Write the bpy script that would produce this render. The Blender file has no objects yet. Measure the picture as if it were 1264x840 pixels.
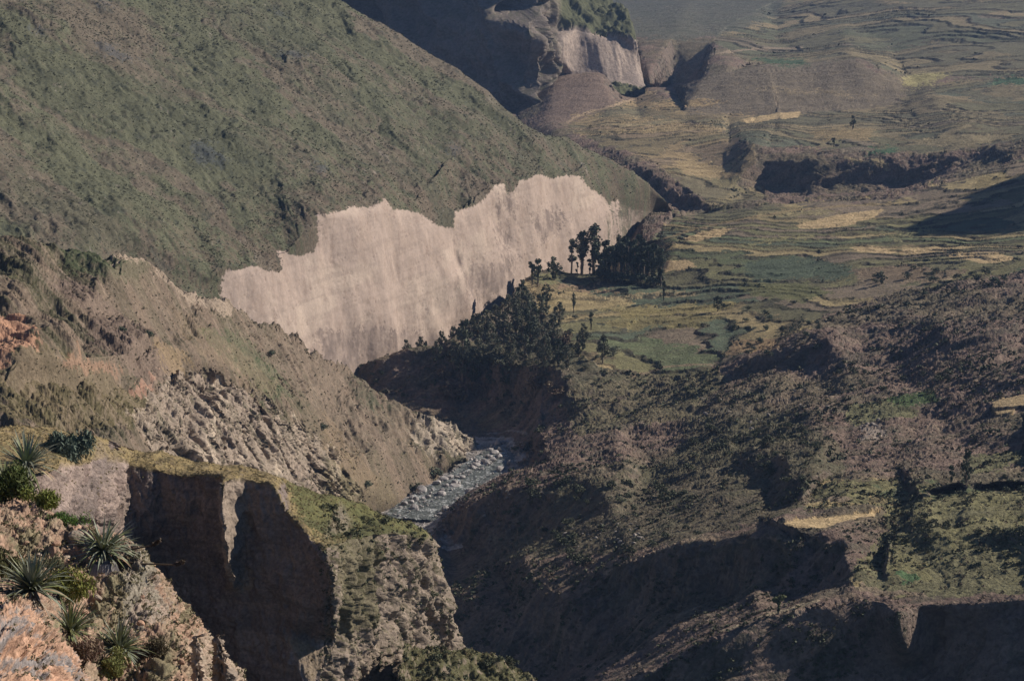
import bpy, math, time
import numpy as np
from mathutils import Vector
from mathutils.geometry import delaunay_2d_cdt
T0 = time.time()
rng = np.random.default_rng(7)
sc = bpy.context.scene
COL = sc.collection

# ------------------------------------------------------------------ camera, sun, sky, exposure
PITCH = math.radians(13.0)
F = 2460.0                      # focal length in photo pixels (photo 1264 x 840)
cam_d = bpy.data.cameras.new('camera')
cam_d.sensor_width = 36.0
cam_d.lens = 36.0 * F / 1264.0
cam_d.clip_start = 1.0
cam_d.clip_end = 20000.0
cam = bpy.data.objects.new('camera', cam_d)
cam.rotation_euler = (math.radians(90) - PITCH, 0, 0)
COL.objects.link(cam)
sc.camera = cam

SUN_EL = math.radians(30.0)
SUN_AZ = math.radians(22.0)     # from +x towards +y
sun_dir = np.array([math.cos(SUN_EL)*math.cos(SUN_AZ), math.cos(SUN_EL)*math.sin(SUN_AZ), math.sin(SUN_EL)])
sd = bpy.data.lights.new('sun', 'SUN')
sd.energy = 5.0
sd.angle = math.radians(0.53)
sd.color = (1.0, 0.90, 0.76)
so = bpy.data.objects.new('sun', sd)
so.rotation_euler = Vector(sun_dir).to_track_quat('Z', 'Y').to_euler()
COL.objects.link(so)
w = bpy.data.worlds.new('World')
sc.world = w
w.use_nodes = True
nt = w.node_tree
bg = nt.nodes['Background']
sky = nt.nodes.new('ShaderNodeTexSky')
sky.sky_type = 'NISHITA'
sky.sun_disc = False
sky.sun_elevation = SUN_EL
sky.sun_rotation = math.radians(90) - SUN_AZ
sky.altitude = 3300
sky.ozone_density = 5.0
sky.dust_density = 0.3
nt.links.new(sky.outputs[0], bg.inputs[0])
bg.inputs[1].default_value = 0.05
sc.view_settings.view_transform = 'Standard'
sc.view_settings.look = 'None'
sc.view_settings.exposure = 0.2
sc.view_settings.gamma = 1.0
sc.cycles.max_bounces = 4
sc.cycles.diffuse_bounces = 1
sc.cycles.transparent_max_bounces = 4
sc.cycles.volume_bounces = 0

# ------------------------------------------------------------------ helpers
cp, sp = math.cos(PITCH), math.sin(PITCH)
def ray(px, py):
    a = (px-632.0)/F; b = (420.0-py)/F
    return np.array([a, cp + b*sp, -sp + b*cp])
def P(px, py, q):               # q > 0: distance along y, q < 0: elevation
    d = ray(px, py)
    t = q/d[1] if q > 0 else q/d[2]
    return d*t
def proj(v):                    # world -> photo pixel
    x, y, z = v[..., 0], v[..., 1], v[..., 2]
    fw = y*cp - z*sp
    up = y*sp + z*cp
    return 632.0 + F*x/fw, 420.0 - F*up/fw

# periodic noise tables
def table(n, beta, lo, seed):
    r = np.random.default_rng(seed)
    k = np.fft.fftfreq(n)*n
    kk = np.sqrt(k[:, None]**2 + k[None, :]**2); kk[0, 0] = 1
    a = kk**(-beta/2.0); a[kk < lo] = 0
    s = np.fft.ifft2(np.fft.fft2(r.standard_normal((n, n)))*a).real
    return (s/s.std()).astype(np.float32)
TB = [table(1024, 3.4, 5, 11), table(1024, 3.4, 5, 12), table(1024, 2.6, 5, 13), table(1024, 2.0, 8, 14), table(1024, 3.0, 8, 15), table(1024, 5.2, 5, 16)]
def samp(t, x, y):              # period 1 -> whole table; use x = world / period
    tb = TB[t]; n = tb.shape[0]
    x = np.asarray(x*n+n*64, np.float64); y = np.asarray(y*n+n*64, np.float64)
    i = x.astype(np.int32); j = y.astype(np.int32)
    fx = (x-i).astype(np.float32); fy = (y-j).astype(np.float32)
    i &= n-1; j &= n-1; i1 = (i+1) & (n-1); j1 = (j+1) & (n-1)
    return (tb[i, j]*(1-fx)*(1-fy)+tb[i1, j]*fx*(1-fy)+tb[i, j1]*(1-fx)*fy+tb[i1, j1]*fx*fy)
def sstep(a, b, x):
    t = np.clip((x-a)/(b-a), 0, 1)
    return t*t*(3-2*t)
def inpoly(px, py, poly, soft=None):
    poly = np.array(poly, float)
    bx0, by0 = poly.min(0); bx1, by1 = poly.max(0)
    out = np.zeros(px.shape, bool)
    idx = np.nonzero((px >= bx0) & (px <= bx1) & (py >= by0) & (py <= by1))[0]
    if len(idx) == 0: return out
    x = px[idx]; y = py[idx]; c = np.zeros(len(idx), bool)
    n = len(poly)
    for k in range(n):
        x0, y0 = poly[k]; x1, y1 = poly[(k+1) % n]
        if y0 == y1: continue
        m = ((y0 > y) != (y1 > y)) & (x < (x1-x0)*(y-y0)/(y1-y0)+x0)
        c ^= m
    out[idx] = c
    return out

# ---- a landform is a net of surveyed points joined by break lines, then refined
class Net:
    def __init__(s): s.p = []; s.v = []; s.e = []
    def line(s, pts, join=True):
        k0 = len(s.p)
        for q in pts:
            px, py = q[0], q[1]
            if len(q) == 3: v = P(px, py, q[2])
            else:
                v = np.array([(px-632.0)/F*(q[2]*cp - q[3]*sp), q[2], q[3]])
            s.p.append((px, py)); s.v.append(v)
        if join: s.e += [(k0+i, k0+i+1) for i in range(len(pts)-1)]
        return s
    def pts(s, *pts): return s.line(pts, False)
    def world(s, pts, join=True):     # true world points, parameter = their projection
        k0 = len(s.p)
        for v in pts:
            v = np.array(v, float); px, py = proj(v)
            s.p.append((float(px), float(py))); s.v.append(v)
        if join: s.e += [(k0+i, k0+i+1) for i in range(len(pts)-1)]
        return s
    def build(s):
        vs, es, fs, ov, oe, of = delaunay_2d_cdt([Vector(p) for p in s.p], s.e, [], 0, 0.01)
        V = []
        src = np.array(s.p)
        SV = np.array(s.v)
        for k, o in enumerate(ov):
            if len(o): V.append(SV[o[0]])
            else:
                d = np.hypot(*(src-np.array(vs[k])).T); i = np.argsort(d)[:2]
                wgt = 1/(d[i]+1e-6)
                V.append((SV[i]*wgt[:, None]).sum(0)/wgt.sum())
        return np.array(V), np.array([list(f) for f in fs], np.int64)

TOL = 2.0/1993.0
Q = 1.0
def edge_len(V, px, py, fw, a, b):
    L = np.linalg.norm(V[a]-V[b], axis=1)
    fm_ = np.maximum((fw[a]+fw[b])*0.5, 20)
    qx = (px[a]+px[b])*0.5; qy = (py[a]+py[b])*0.5
    L3 = L/fm_
    both = (fw[a] > 25) & (fw[b] > 25)
    L2 = np.where(both, np.hypot(px[a]-px[b], py[a]-py[b])/F, L3)
    half = L3*F*0.5
    off = np.maximum(np.maximum(-40-qx-half, qx-1304-half), np.maximum(-40-qy-half, qy-880-half))
    k = 1+np.clip(off/40.0, 0, 30)
    return np.sqrt(L2**2+(0.33*L3)**2)/k
def refine(V, T, tol, maxit=16):
    for it in range(maxit):
        n = len(V)
        E = np.stack([T, np.roll(T, -1, 1)], -1)           # tri, 3, 2
        E = np.sort(E, -1).reshape(-1, 2)
        key = E[:, 0]*n+E[:, 1]
        uk, inv = np.unique(key, return_inverse=True)
        a = uk//n; b = uk % n
        fw = V[:, 1]*cp-V[:, 2]*sp
        fs = np.maximum(fw, 20); px = 632+F*V[:, 0]/fs; py = 420-F*(V[:, 1]*sp+V[:, 2]*cp)/fs
        mk = edge_len(V, px, py, fw, a, b) > tol
        if not mk.any(): break
        nid = np.full(len(uk), -1, np.int64)
        nid[mk] = n+np.arange(mk.sum())
        V = np.concatenate([V, (V[a[mk]]+V[b[mk]])*0.5])
        m = nid[inv].reshape(-1, 3)                        # mid id per tri edge
        c = (m >= 0).sum(1)
        out = [T[c == 0]]
        t = T[c == 3]; q = m[c == 3]
        if len(t):
            out += [np.stack([t[:, 0], q[:, 0], q[:, 2]], 1), np.stack([q[:, 0], t[:, 1], q[:, 1]], 1),
                    np.stack([q[:, 2], q[:, 1], t[:, 2]], 1), q.copy()]
        t = T[c == 1]; q = m[c == 1]
        if len(t):
            r = np.argmax(q >= 0, 1); ar = np.arange(len(t))
            t = np.stack([t[ar, r], t[ar, (r+1) % 3], t[ar, (r+2) % 3]], 1); mm = q[ar, r]
            out += [np.stack([t[:, 0], mm, t[:, 2]], 1), np.stack([mm, t[:, 1], t[:, 2]], 1)]
        t = T[c == 2]; q = m[c == 2]
        if len(t):
            r = np.argmax(q < 0, 1); ar = np.arange(len(t))
            t = np.stack([t[ar, r], t[ar, (r+1) % 3], t[ar, (r+2) % 3]], 1)
            q = np.stack([q[ar, r], q[ar, (r+1) % 3], q[ar, (r+2) % 3]], 1)  # q0 = -1, edges 1-2, 2-0
            out += [np.stack([q[:, 1], t[:, 2], q[:, 2]], 1), np.stack([t[:, 0], t[:, 1], q[:, 1]], 1),
                    np.stack([t[:, 0], q[:, 1], q[:, 2]], 1)]
        T = np.concatenate(out)
    return V, T
def smooth(V, T, it, lam=0.5):
    a = np.concatenate([T[:, 0], T[:, 1], T[:, 2]]); b = np.concatenate([T[:, 1], T[:, 2], T[:, 0]])
    n = len(V)
    deg = np.bincount(a, minlength=n)+np.bincount(b, minlength=n)
    # open border stays
    key = np.sort(np.stack([a, b], 1), 1); key = key[:, 0]*n+key[:, 1]
    uk, ct = np.unique(key, return_counts=True)
    bd = uk[ct == 1]; fixed = np.zeros(n, bool); fixed[bd//n] = True; fixed[bd % n] = True
    for _ in range(it):
        S = np.zeros_like(V)
        for k in range(3):
            S[:, k] = np.bincount(a, V[b, k], n)+np.bincount(b, V[a, k], n)
        S /= np.maximum(deg, 1)[:, None]
        S = V+lam*(S-V); S[fixed] = V[fixed]
        V = S
    return V
def normals(V, T):
    fn = np.cross(V[T[:, 1]]-V[T[:, 0]], V[T[:, 2]]-V[T[:, 0]])
    N = np.zeros_like(V)
    for k in range(3):
        for c in range(3):
            N[:, c] += np.bincount(T[:, k], fn[:, c], len(V))
    N /= np.linalg.norm(N, axis=1, keepdims=True)+1e-12
    return N
def orient(V, T):
    N = np.cross(V[T[:, 1]]-V[T[:, 0]], V[T[:, 2]]-V[T[:, 0]])
    if N[:, 2].sum() < 0: T = T[:, ::-1].copy()
    return T
def make(net, tol1=12, sm=6, tol=1.0):
    V, T = net.build()
    T = orient(V, T)
    V, T = refine(V, T, TOL*tol1)
    V = smooth(V, T, sm)
    V, T = refine(V, T, TOL*tol)
    V = smooth(V, T, 2)
    return V, T
def mesh_obj(name, V, T, mat, col=None, kind='structure', smooth_f=False, parent=None):
    me = bpy.data.meshes.new(name)
    me.vertices.add(len(V)); me.vertices.foreach_set('co', np.asarray(V, np.float32).ravel())
    me.loops.add(T.size); me.loops.foreach_set('vertex_index', T.ravel().astype(np.int32))
    k = T.shape[1]
    me.polygons.add(len(T)); me.polygons.foreach_set('loop_start', np.arange(0, T.size, k, dtype=np.int32))
    me.update(calc_edges=True)
    if smooth_f: me.polygons.foreach_set('use_smooth', np.ones(len(T), bool))
    if col is not None:
        ca = me.color_attributes.new('tint', 'FLOAT_COLOR', 'POINT')
        c4 = np.ones((len(V), 4), np.float32); c4[:, :3] = col
        ca.data.foreach_set('color', c4.ravel())
    me.materials.append(mat)
    o = bpy.data.objects.new(name, me); COL.objects.link(o)
    if kind: o['kind'] = kind
    if parent: o.parent = parent
    return o
def tag(o, label, cat, group=None):
    o['label'] = label; o['category'] = cat
    if group: o['group'] = group
    return o
def log(*a): print('[%.1fs]' % (time.time()-T0), *a, flush=True)

# ------------------------------------------------------------------ landform nets
# 1. the valley floor with its benches
val = Net()
val.line([(-400,-60,5200),(300,-60,5000),(800,-60,4200),(1100,-60,4000),(1600,-60,3800)])
val.line([(-600,-420,6500),(300,-420,6200),(1000,-420,5800),(1900,-420,5400)])
val.line([(600,0,3600),(760,0,3300),(850,0,3000),(950,2,2850),(1040,0,2600),(1100,0,2500),(1264,0,2400),(1600,0,2200)])
val.line([(780,46,2160),(830,45,2150),(880,50,2140),(905,62,2050),(925,78,1950)])
val.line([(780,104,2100),(830,106,2070),(860,98,2050)])
val.pts((960,50,2250),(1100,55,2150),(1264,50,2050),(1600,50,1900),(960,28,2500),(1040,25,2400))
val.line([(925,79,2000),(960,75,1990),(1000,74,1980),(1050,67,1970),(1090,73,1950),(1118,92,1850)])
val.line([(845,106,1800),(870,94,1800),(900,88,1800),(950,82,1800),(1000,82,1795),(1030,77,1795),(1055,74,1790),(1085,79,1780),(1103,90,1770),(1112,102,1755)])
val.line([(845,138,1650),(900,142,1640),(960,140,1640),(1020,138,1650),(1070,135,1660),(1110,126,1680),(1140,105,1740)])
val.pts((640,88,2050),(640,60,2300),(688,88,1900),(740,86,1890),(800,102,1880),(675,142,1690),(705,150,1650),(760,130,1730),(820,114,1830),(640,150,1720))
val.pts((720,160,1590),(790,150,1600),(860,158,1540),(1000,160,1520),(1130,150,1540),(1264,140,1540),(1600,140,1450))
val.line([(872,150,1570),(885,142,1600),(965,140,1605)])
val.line([(930,176,1400),(948,190,1370),(1000,194,1350),(1060,187,1352),(1110,192,1340),(1160,190,1330),(1210,180,1340),(1264,172,1330)])
val.line([(932,236,1350),(960,242,1345),(992,246,1325),(1050,241,1325),(1110,235,1318),(1170,212,1322),(1210,198,1325)])
val.line([(690,160,1570),(735,175,1490),(772,193,1400),(810,213,1345),(850,237,1290),(885,257,1230)])
val.line([(765,200,1396),(800,232,1338),(840,258,1284),(872,264,1240)])
val.pts((860,200,1410),(900,228,1335),(900,180,1450),(820,175,1480))
val.line([(810,275,1180),(835,268,1190),(885,263,1205),(940,249,1225),(1000,252,1200),(1100,242,1210),(1200,217,1240),(1264,197,1265),(1600,180,1250)])
val.line([(790,300,1110),(830,290,1120),(900,290,1110),(1000,295,1080),(1140,292,1060),(1264,302,1000),(1600,300,950)])
val.line([(690,331,1038),(740,334,1040),(820,338,1035),(900,340,1000),(1000,335,995),(1100,338,955),(1264,322,930),(1600,320,850)])
val.line([(640,372,985),(700,375,978),(800,380,960),(900,385,925),(1000,380,905),(1100,365,905),(1264,355,870),(1600,350,800)])
val.line([(575,425,900),(625,425,912),(700,430,862),(800,430,868),(900,428,850),(950,425,832),(1050,405,820),(1150,388,815),(1264,378,800),(1600,370,760)])
val.line([(440,470,876),(452,448,880),(474,431,880),(500,424,880),(540,424,884),(560,412,890),(580,399,912),(600,386,936),(618,372,958),(635,356,982),(650,336,1012),(690,325,1036)])  # left end: bank wall added in place of shadow on the cliff foot
val.line([(400,436,905,-229),(480,420,915,-228),(556,402,925,-227),(596,376,960,-226),(630,343,1005,-226),(648,322,1040,-225),(695,314,1070,-224),(760,308,1110,-220),(790,302,1140,-212)])
val.line([(560,425,885),(600,436,876),(650,446,850),(690,455,818)])
val.pts((540,455,878),(500,455,875),(470,470,872),(450,495,866),(500,492,866),(540,502,858),(590,490,868),(640,490,846),(590,525,834))
val.line([(690,458,815),(712,482,797),(722,500,786),(702,519,781),(670,536,775),(645,549,776)])
val.line([(668,495,812),(655,515,808),(640,532,808),(622,543,806)])
val.line([(895,462,800),(940,440,800),(985,418,802),(1022,412,797)])
val.line([(898,474,798),(950,466,790),(995,468,785),(1050,450,780)])
val.line([(1040,410,812),(1080,398,820),(1125,385,822)])
val.line([(1060,425,806),(1100,412,808),(1135,405,806)])
val.pts((800,480,805),(860,480,790),(1100,450,775),(1264,425,745),(1600,420,700))
val.line([(1155,502,676),(1200,470,697),(1235,455,700),(1270,444,696),(1400,420,700)])
val.line([(1150,509,672),(1200,496,673),(1240,486,674),(1275,476,676),(1400,460,680)])
val.pts((760,520,765),(850,520,742),(950,515,708),(1050,505,688),(1110,500,680),(1264,500,640),(1600,490,600))
val.line([(400,520,-228),(480,515,-228),(540,525,-228),(600,538,-228),(620,549,-228),(648,549,-228)])
val.line([(470,640,-229),(500,622,-229),(540,598,-229),(580,572,-228.5),(605,556,-228)])
val.line([(530,644,-229),(570,612,-229),(600,592,-229),(645,568,-228.5),(655,556,-228)])
val.line([(545,640,-226),(575,620,-214),(620,602,-206),(660,590,-202),(710,582,-198),(757,586,-194),(775,575,-195)])
val.line([(530,690,640),(545,715,630),(560,711,640),(610,690,634),(640,668,638),(700,640,640),(745,606,640),(770,585,645)])
val.pts((700,560,-208),(730,560,-206),(680,575,-208),(800,560,700),(900,558,645),(1100,558,562),(1200,560,545),(1264,560,530),(1600,550,500))
val.pts((800,600,645),(870,600,602),(930,600,572),(1180,600,497),(1264,600,482),(1600,600,450))
val.pts((650,700,578),(700,690,574),(760,640,603),(820,640,580),(585,745,568),(600,780,552),(870,640,548),(930,638,515))
val.line([(565,806,545),(600,785,545),(640,762,543),(700,737,537),(728,718,538),(745,702,540),(790,683,530),(840,667,515),(900,661,500),(960,652,480)])
val.line([(560,860,545),(650,850,531),(700,830,528),(760,800,521),(800,755,521),(850,742,505),(900,735,495)])
val.line([(960,644,476),(1020,652,462),(1090,650,456),(1110,634,466)])
val.pts((960,636,490),(1010,630,488),(1110,628,478),(1000,598,512),(1050,590,515),(1110,600,500))
val.line([(955,560,592),(1010,560,562),(1032,578,546),(1000,600,534),(985,625,500)])
val.line([(940,600,566),(958,630,522)])
val.line([(960,668,472),(1000,666,462),(1045,664,442)])
val.line([(930,720,476),(985,735,446),(1010,725,440)])
val.pts((1060,710,411),(1150,700,405),(1264,690,400),(1100,672,424),(1180,650,432),(1264,645,425),(1600,660,380))
val.line([(700,870,432),(740,850,430),(800,822,425),(850,797,420),(888,778,415),(940,760,410),(985,748,405),(1010,740,402),(1045,733,400),(1090,734,396),(1130,746,386),(1200,746,380),(1264,741,378),(1600,735,360)])
val.line([(1129,638,443),(1122,664,430)])
val.line([(1108,642,457),(1092,672,441)])
val.line([(1140,606,470),(1190,596,468),(1290,590,460)])
val.line([(1140,617,467),(1190,609,464),(1290,604,455)])
val.line([(1160,655,420),(1200,650,417),(1290,652,406)])
val.line([(1160,665,418),(1200,661,415),(1290,664,404)])
val.line([(690,860,500),(740,835,480),(800,810,465),(850,785,455),(885,768,450)])
val.line([(1096,744,390),(1106,760,379),(1112,790,379),(1122,803,382)])
val.line([(1088,800,392),(1112,818,391),(1142,800,389)])
val.line([(1086,760,394),(1146,760,388.5)])
val.line([(700,980,415),(900,950,396),(1050,950,383),(1200,950,362),(1600,950,340)])
val.world([(-60,300,-236),(40,300,-236),(200,290,-215),(500,260,-180)])
val.world([(-150,480,-232),(-80,600,-230),(-40,660,-229)], False)

for i_, (a_, b_) in enumerate(val.p):      # the right side of the near valley dips away gently
    if val.v[i_][1] < 760 and b_ > 480 and a_ > 560:
        t1_ = min(1, max(0, (a_-720)/544)); t2_ = min(1, max(0, (b_-480)/110)); t1_ = t1_*t1_*(3-2*t1_); t2_ = t2_*t2_*(3-2*t2_)
        val.v[i_] = val.v[i_]*(1+.12*t1_*t2_)*(1-.02*t2_*(1-t1_)*(1 if (a_ > 640 and b_ > 600) else 0))

# 2. green mountainside above the pale cliff
def strikeY(px):
    a = (px-632.0)/F*1.0
    y = 1000.0
    for _ in range(8):
        fw = y*cp+0.17*y*sp
        x = (px-632)/F*fw
        y = 800+(x+114.5)/0.4805
        y = min(y, 3000)
    # closed form with fw ~ 1.0127 y
    k = (px-632)/F*(cp+0.165*sp)
    return (800+114.5/0.4805)/(1-k/0.4805)
top = [(120,440),(200,395),(262,352),(276,340),(285,333),(300,330),(325,328),(345,321),(354,310),(372,308),(387,300),(390,275),(400,264),(430,262),(470,252),(500,262),(530,272),(553,279),(566,262),(590,248),(612,232),(628,228),(640,222),(665,214),(700,217),(718,222),(740,238),(765,254),(782,262),(800,262),(815,262),(830,262)]
hill = Net()
hill.line([(a, b, strikeY(a)+(3 if a < 760 else -2)) for a, b in top])
foot = [120,200,262,300,350,400,440,480,520,560,570,580,620,660,700,740,780,830]
hill.world([((a-632)/F*(strikeY(a)-dy)*1.015, strikeY(a)-dy, -234.0 if a < 740 else -225.0) for a, dy in zip(foot, [16]*6+[14,13,16,19,6,17,16,15,14,12,10,8])])
# mid-height of the wall bulges and has a crack
hill.world([((a-632)/F*(strikeY(a)-dy)*1.015, strikeY(a)-dy, -190.0) for a, dy in zip([262,300,350,400,440,480,520,555,566,574,600,622,630,640,680,720,750], [8,6,9,7,9,7,10,11,1,9,10,9,1,9,9,8,8])])
sil = [(430,0),(500,41),(560,78),(600,105),(640,140),(665,152)]
plane = lambda x, y: -150+0.6*(-0.901*(x+114.5)+0.433*(y-800))
def onhill(px, py, dz=0):
    d = ray(px, py); d = d/d[1]
    n = np.array([-0.901*0.6, 0.433*0.6]); c = -150+dz+0.6*(-0.901*114.5-0.433*800)
    t = c/(d[2]-n[0]*d[0]-n[1])
    return d*t
silw = [onhill(*q) for q in sil]+[P(700,160,1165),P(740,183,1175),P(770,199,1190),P(800,221,1205),P(822,242,1215),P(832,258,1215)]
hill.world(silw)
e0 = onhill(330,-65); e1 = onhill(200,-150)
hill.world([e1, e0, onhill(395,-25)])
k0 = len(hill.p)
for i, q in enumerate(silw+[]):
    px, py = proj(q)
    hill.p.append((float(px)+14, float(py)-14)); hill.v.append(q+np.array([10, 70, -75.0]))
hill.p.append((480,-20)); hill.v.append(onhill(395,-25)+np.array([10,90,-75.0]))
for px in (-500,-300,-100,20,120,220,320,400,480,560,620,680):
    for py in (-330,-220,-120,-20,60,120,180,230,280,330,400):
        w_ = onhill(px, py)
        tt = -0.901*(w_[0]+114.5)+0.433*(w_[1]-800)
        if tt < 25 or w_[1] > 1120 or w_[1] < 300: continue
        hill.world([w_+np.array([0,0,0.0])], False)
hill.world([onhill(-500,500), onhill(-200,420), onhill(0,330), onhill(100,330)], False)

# 3. rocky spur running down to the river
spur = Net()
cr = [(-500,200,470),(-200,262,520),(0,288,560),(60,291,570),(110,300,578),(140,298,585),(170,310,598),(200,330,615),(240,352,632),(280,371,652),(320,392,675),(350,410,695),(400,440,725),(432,462,748),(470,487,762),(520,511,778),(560,520,788),(580,530,792),(592,546,796)]
spur.line(cr)
for (a, b, y) in cr:
    v = P(a, b, y)
    spur.p.append((a+6, b-14)); spur.v.append(v+np.array([10, 60, -50.0]))
spur.line([(-200,380,470),(0,392,500),(100,400,545),(200,428,578),(300,462,625),(400,505,690),(480,545,735),(545,562,768),(590,568,780)])
spur.line([(-200,480,420),(0,470,440),(100,482,478),(200,500,532),(300,535,582),(400,575,650),(450,600,688)])
spur.line([(-200,600,350),(0,570,370),(100,600,410),(200,640,460),(300,660,520),(400,660,590),(450,650,-231),(500,622,-231),(540,598,-231),(575,574,-231),(598,560,-231),(605,545,-231)])
spur.pts((0,430,448),(40,430,455),(90,440,475),(0,400,478),(60,400,490),(140,330,575),(250,400,615))
spur.line([(230,470,592),(260,500,575),(300,530,585)], False)

# 4. ledge with the shaded cliff and the rock tower
led = Net()
bk = [(-300,500,225),(-100,512,230),(0,522,236),(60,528,246),(120,538,262),(180,555,275),(240,568,277),(300,577,278),(350,590,279),(420,612,286),(470,630,293),(505,642,298),(525,655,300),(540,672,301),(547,695,301),(552,712,300),(560,745,300),(566,775,300),(572,800,300)]
led.line(bk)
for (a, b, y) in bk:
    v = P(a, b, y)
    k = 1.0 if a > 520 else 0.0
    if k: v = P(a-14, b+10, y+26); led.p.append((a+26, b-4)); led.v.append(v); continue
    led.p.append((a+14, b-14)); led.v.append(v+np.array([6, 30, -26.0]))
led.line([(-300,560,205),(-100,575,208),(30,580,216),(75,578,224),(110,571,238),(140,569,256),(155,571,262),(200,577,262),(245,583,260),(275,587,257),(300,589,258),(340,602,256),(362,640,254),(395,665,252),(412,700,250)])
led.line([(-300,900,200),(-100,900,200),(60,880,212),(110,870,225),(140,870,248),(155,870,258),(200,870,259),(260,870,258),(330,870,254),(390,870,249),(430,900,262),(500,900,282),(550,900,292),(584,900,300)])
led.line([(75,640,219),(120,640,235),(146,650,255),(158,655,258)], False)
led.line([(273,590,249),(273,620,246),(276,660,245),(282,700,246),(289,727,250)])
led.line([(268,590,258),(268,620,258),(270,660,258),(276,700,258),(284,730,257)])
led.line([(299,592,257),(298,620,257),(298,660,257),(297,700,257),(295,725,257)])
led.line([(406,690,248),(409,720,246),(413,745,247)])
led.line([(416,690,252),(418,720,252),(417,745,252)])
led.pts((200,660,261),(240,660,260.5),(340,660,255),(370,720,252),(230,760,260),(200,760,260.5),(340,770,254),(390,760,250))
led.line([(400,675,245.5),(409,700,240),(413,745,240)])
led.line([(424,700,258),(426,740,257),(420,800,256)])
led.line([(425,668,262),(445,660,272),(470,656,281),(500,658,289),(525,664,295),(540,676,299)])
led.pts((440,650,280),(480,645,288),(445,690,268),(470,690,277),(500,700,286),(530,710,295),(470,740,276),(520,750,291),(545,780,297),(540,840,295),(500,800,284),(450,780,267),(450,830,266))
led.line([(578,850,300),(584,900,300)])
for (a, b, y) in [(578,850,300),(584,900,300)]:
    led.p.append((a+26, b-4)); led.v.append(P(a-14, b+10, y+26))
shelf = Net()
sh = [(500,790,272),(540,796,276),(575,798,278),(600,802,278),(630,814,276),(650,828,274),(668,848,272),(690,880,270),(700,920,268)]
shelf.line(sh)
for (a, b, y) in sh:
    v = P(a, b, y); shelf.p.append((a+8, b-12)); shelf.v.append(v+np.array([2, 30, -26.0]))
shelf.line([(480,900,240),(540,900,244),(600,900,248),(640,900,256),(680,920,262)])
shelf.pts((500,840,256),(560,830,264),(620,840,266))

# 5. stony slope right below the viewpoint
crag = Net()
ck = [(-250,500,95),(-60,570,84),(0,592,78),(30,606,75),(55,630,71),(80,652,67),(120,655,65),(150,649,64),(170,662,63),(178,700,61),(185,745,58.5),(205,765,57.5),(228,787,56.5),(240,803,56),(250,825,55.7),(260,850,55),(275,900,54)]
crag.line(ck)
for (a, b, y) in ck:
    v = P(a, b, y); k = 1.0 if a > 160 else 0.3
    crag.p.append((a+14*k, b-12)); crag.v.append(v+np.array([2*k, 9, -9.0]))
    crag.p.append((a+40*k, b-30)); crag.v.append(v+np.array([5*k, 20, -30.0]))
crag.pts((-200,640,66),(0,640,67),(50,680,62.5),(100,700,60.5),(145,720,59.5),(120,670,63),(100,760,56.5),(150,780,55.5),(200,815,54),(150,840,52.5),(110,820,53),(30,700,60),(-200,720,55))
crag.line([(-200,700,49),(0,738,47),(30,750,46.5),(60,785,46),(84,815,45.5),(95,850,45),(110,900,44)])
crag.line([(-200,690,54),(10,728,54),(40,745,53.5),(70,778,52.5),(96,810,51),(112,850,50),(130,900,49)])
crag.line([(-200,900,38),(0,900,38),(100,920,41),(200,920,48),(310,930,52)])
crag.pts((0,790,43.5),(50,830,43))

# 6. far promontory with pale front and shaded flank
far = Net()
far.line([(688,36,1912),(715,35,1915),(740,41,1915),(762,45,1918),(786,48,1925)])
far.line([(688,94,1882),(715,92,1882),(740,92,1884),(770,100,1888),(797,106,1894)])
far.line([(786,48,1925),(792,75,1928),(797,106,1894)])

far.line([(688,36,1912),(684,20,1905),(678,0,1900),(672,-60,1885),(640,-130,1880),(520,-200,1960),(350,-260,2060)])
far.line([(688,94,1882),(684,120,1840),(672,146,1772),(658,150,1762)])
far.line([(658,150,1762),(610,150,1822),(545,140,1890),(480,130,1955),(350,110,2060)])
far.line([(672,60,1842),(655,40,1796),(600,20,1856),(545,0,1920),(480,-20,1985)])
far.pts((664,100,1800),(676,90,1848))
far.line([(755,-2,2010),(770,8,1985),(781,22,1950),(787,45,1925)])
for (a, b, y) in [(755,-2,2010),(770,8,1985),(781,22,1950),(787,46,1925),(792,75,1928),(797,106,1894)]:
    v = P(a-3, b, y); far.p.append((a+12, b-6)); far.v.append(v+np.array([3, 70, -60.0]))
far.pts((720,15,1950),(700,5,1930),(700,-60,2010),(735,-60,2100),(700,-140,2300),(600,-260,2300))

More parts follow.
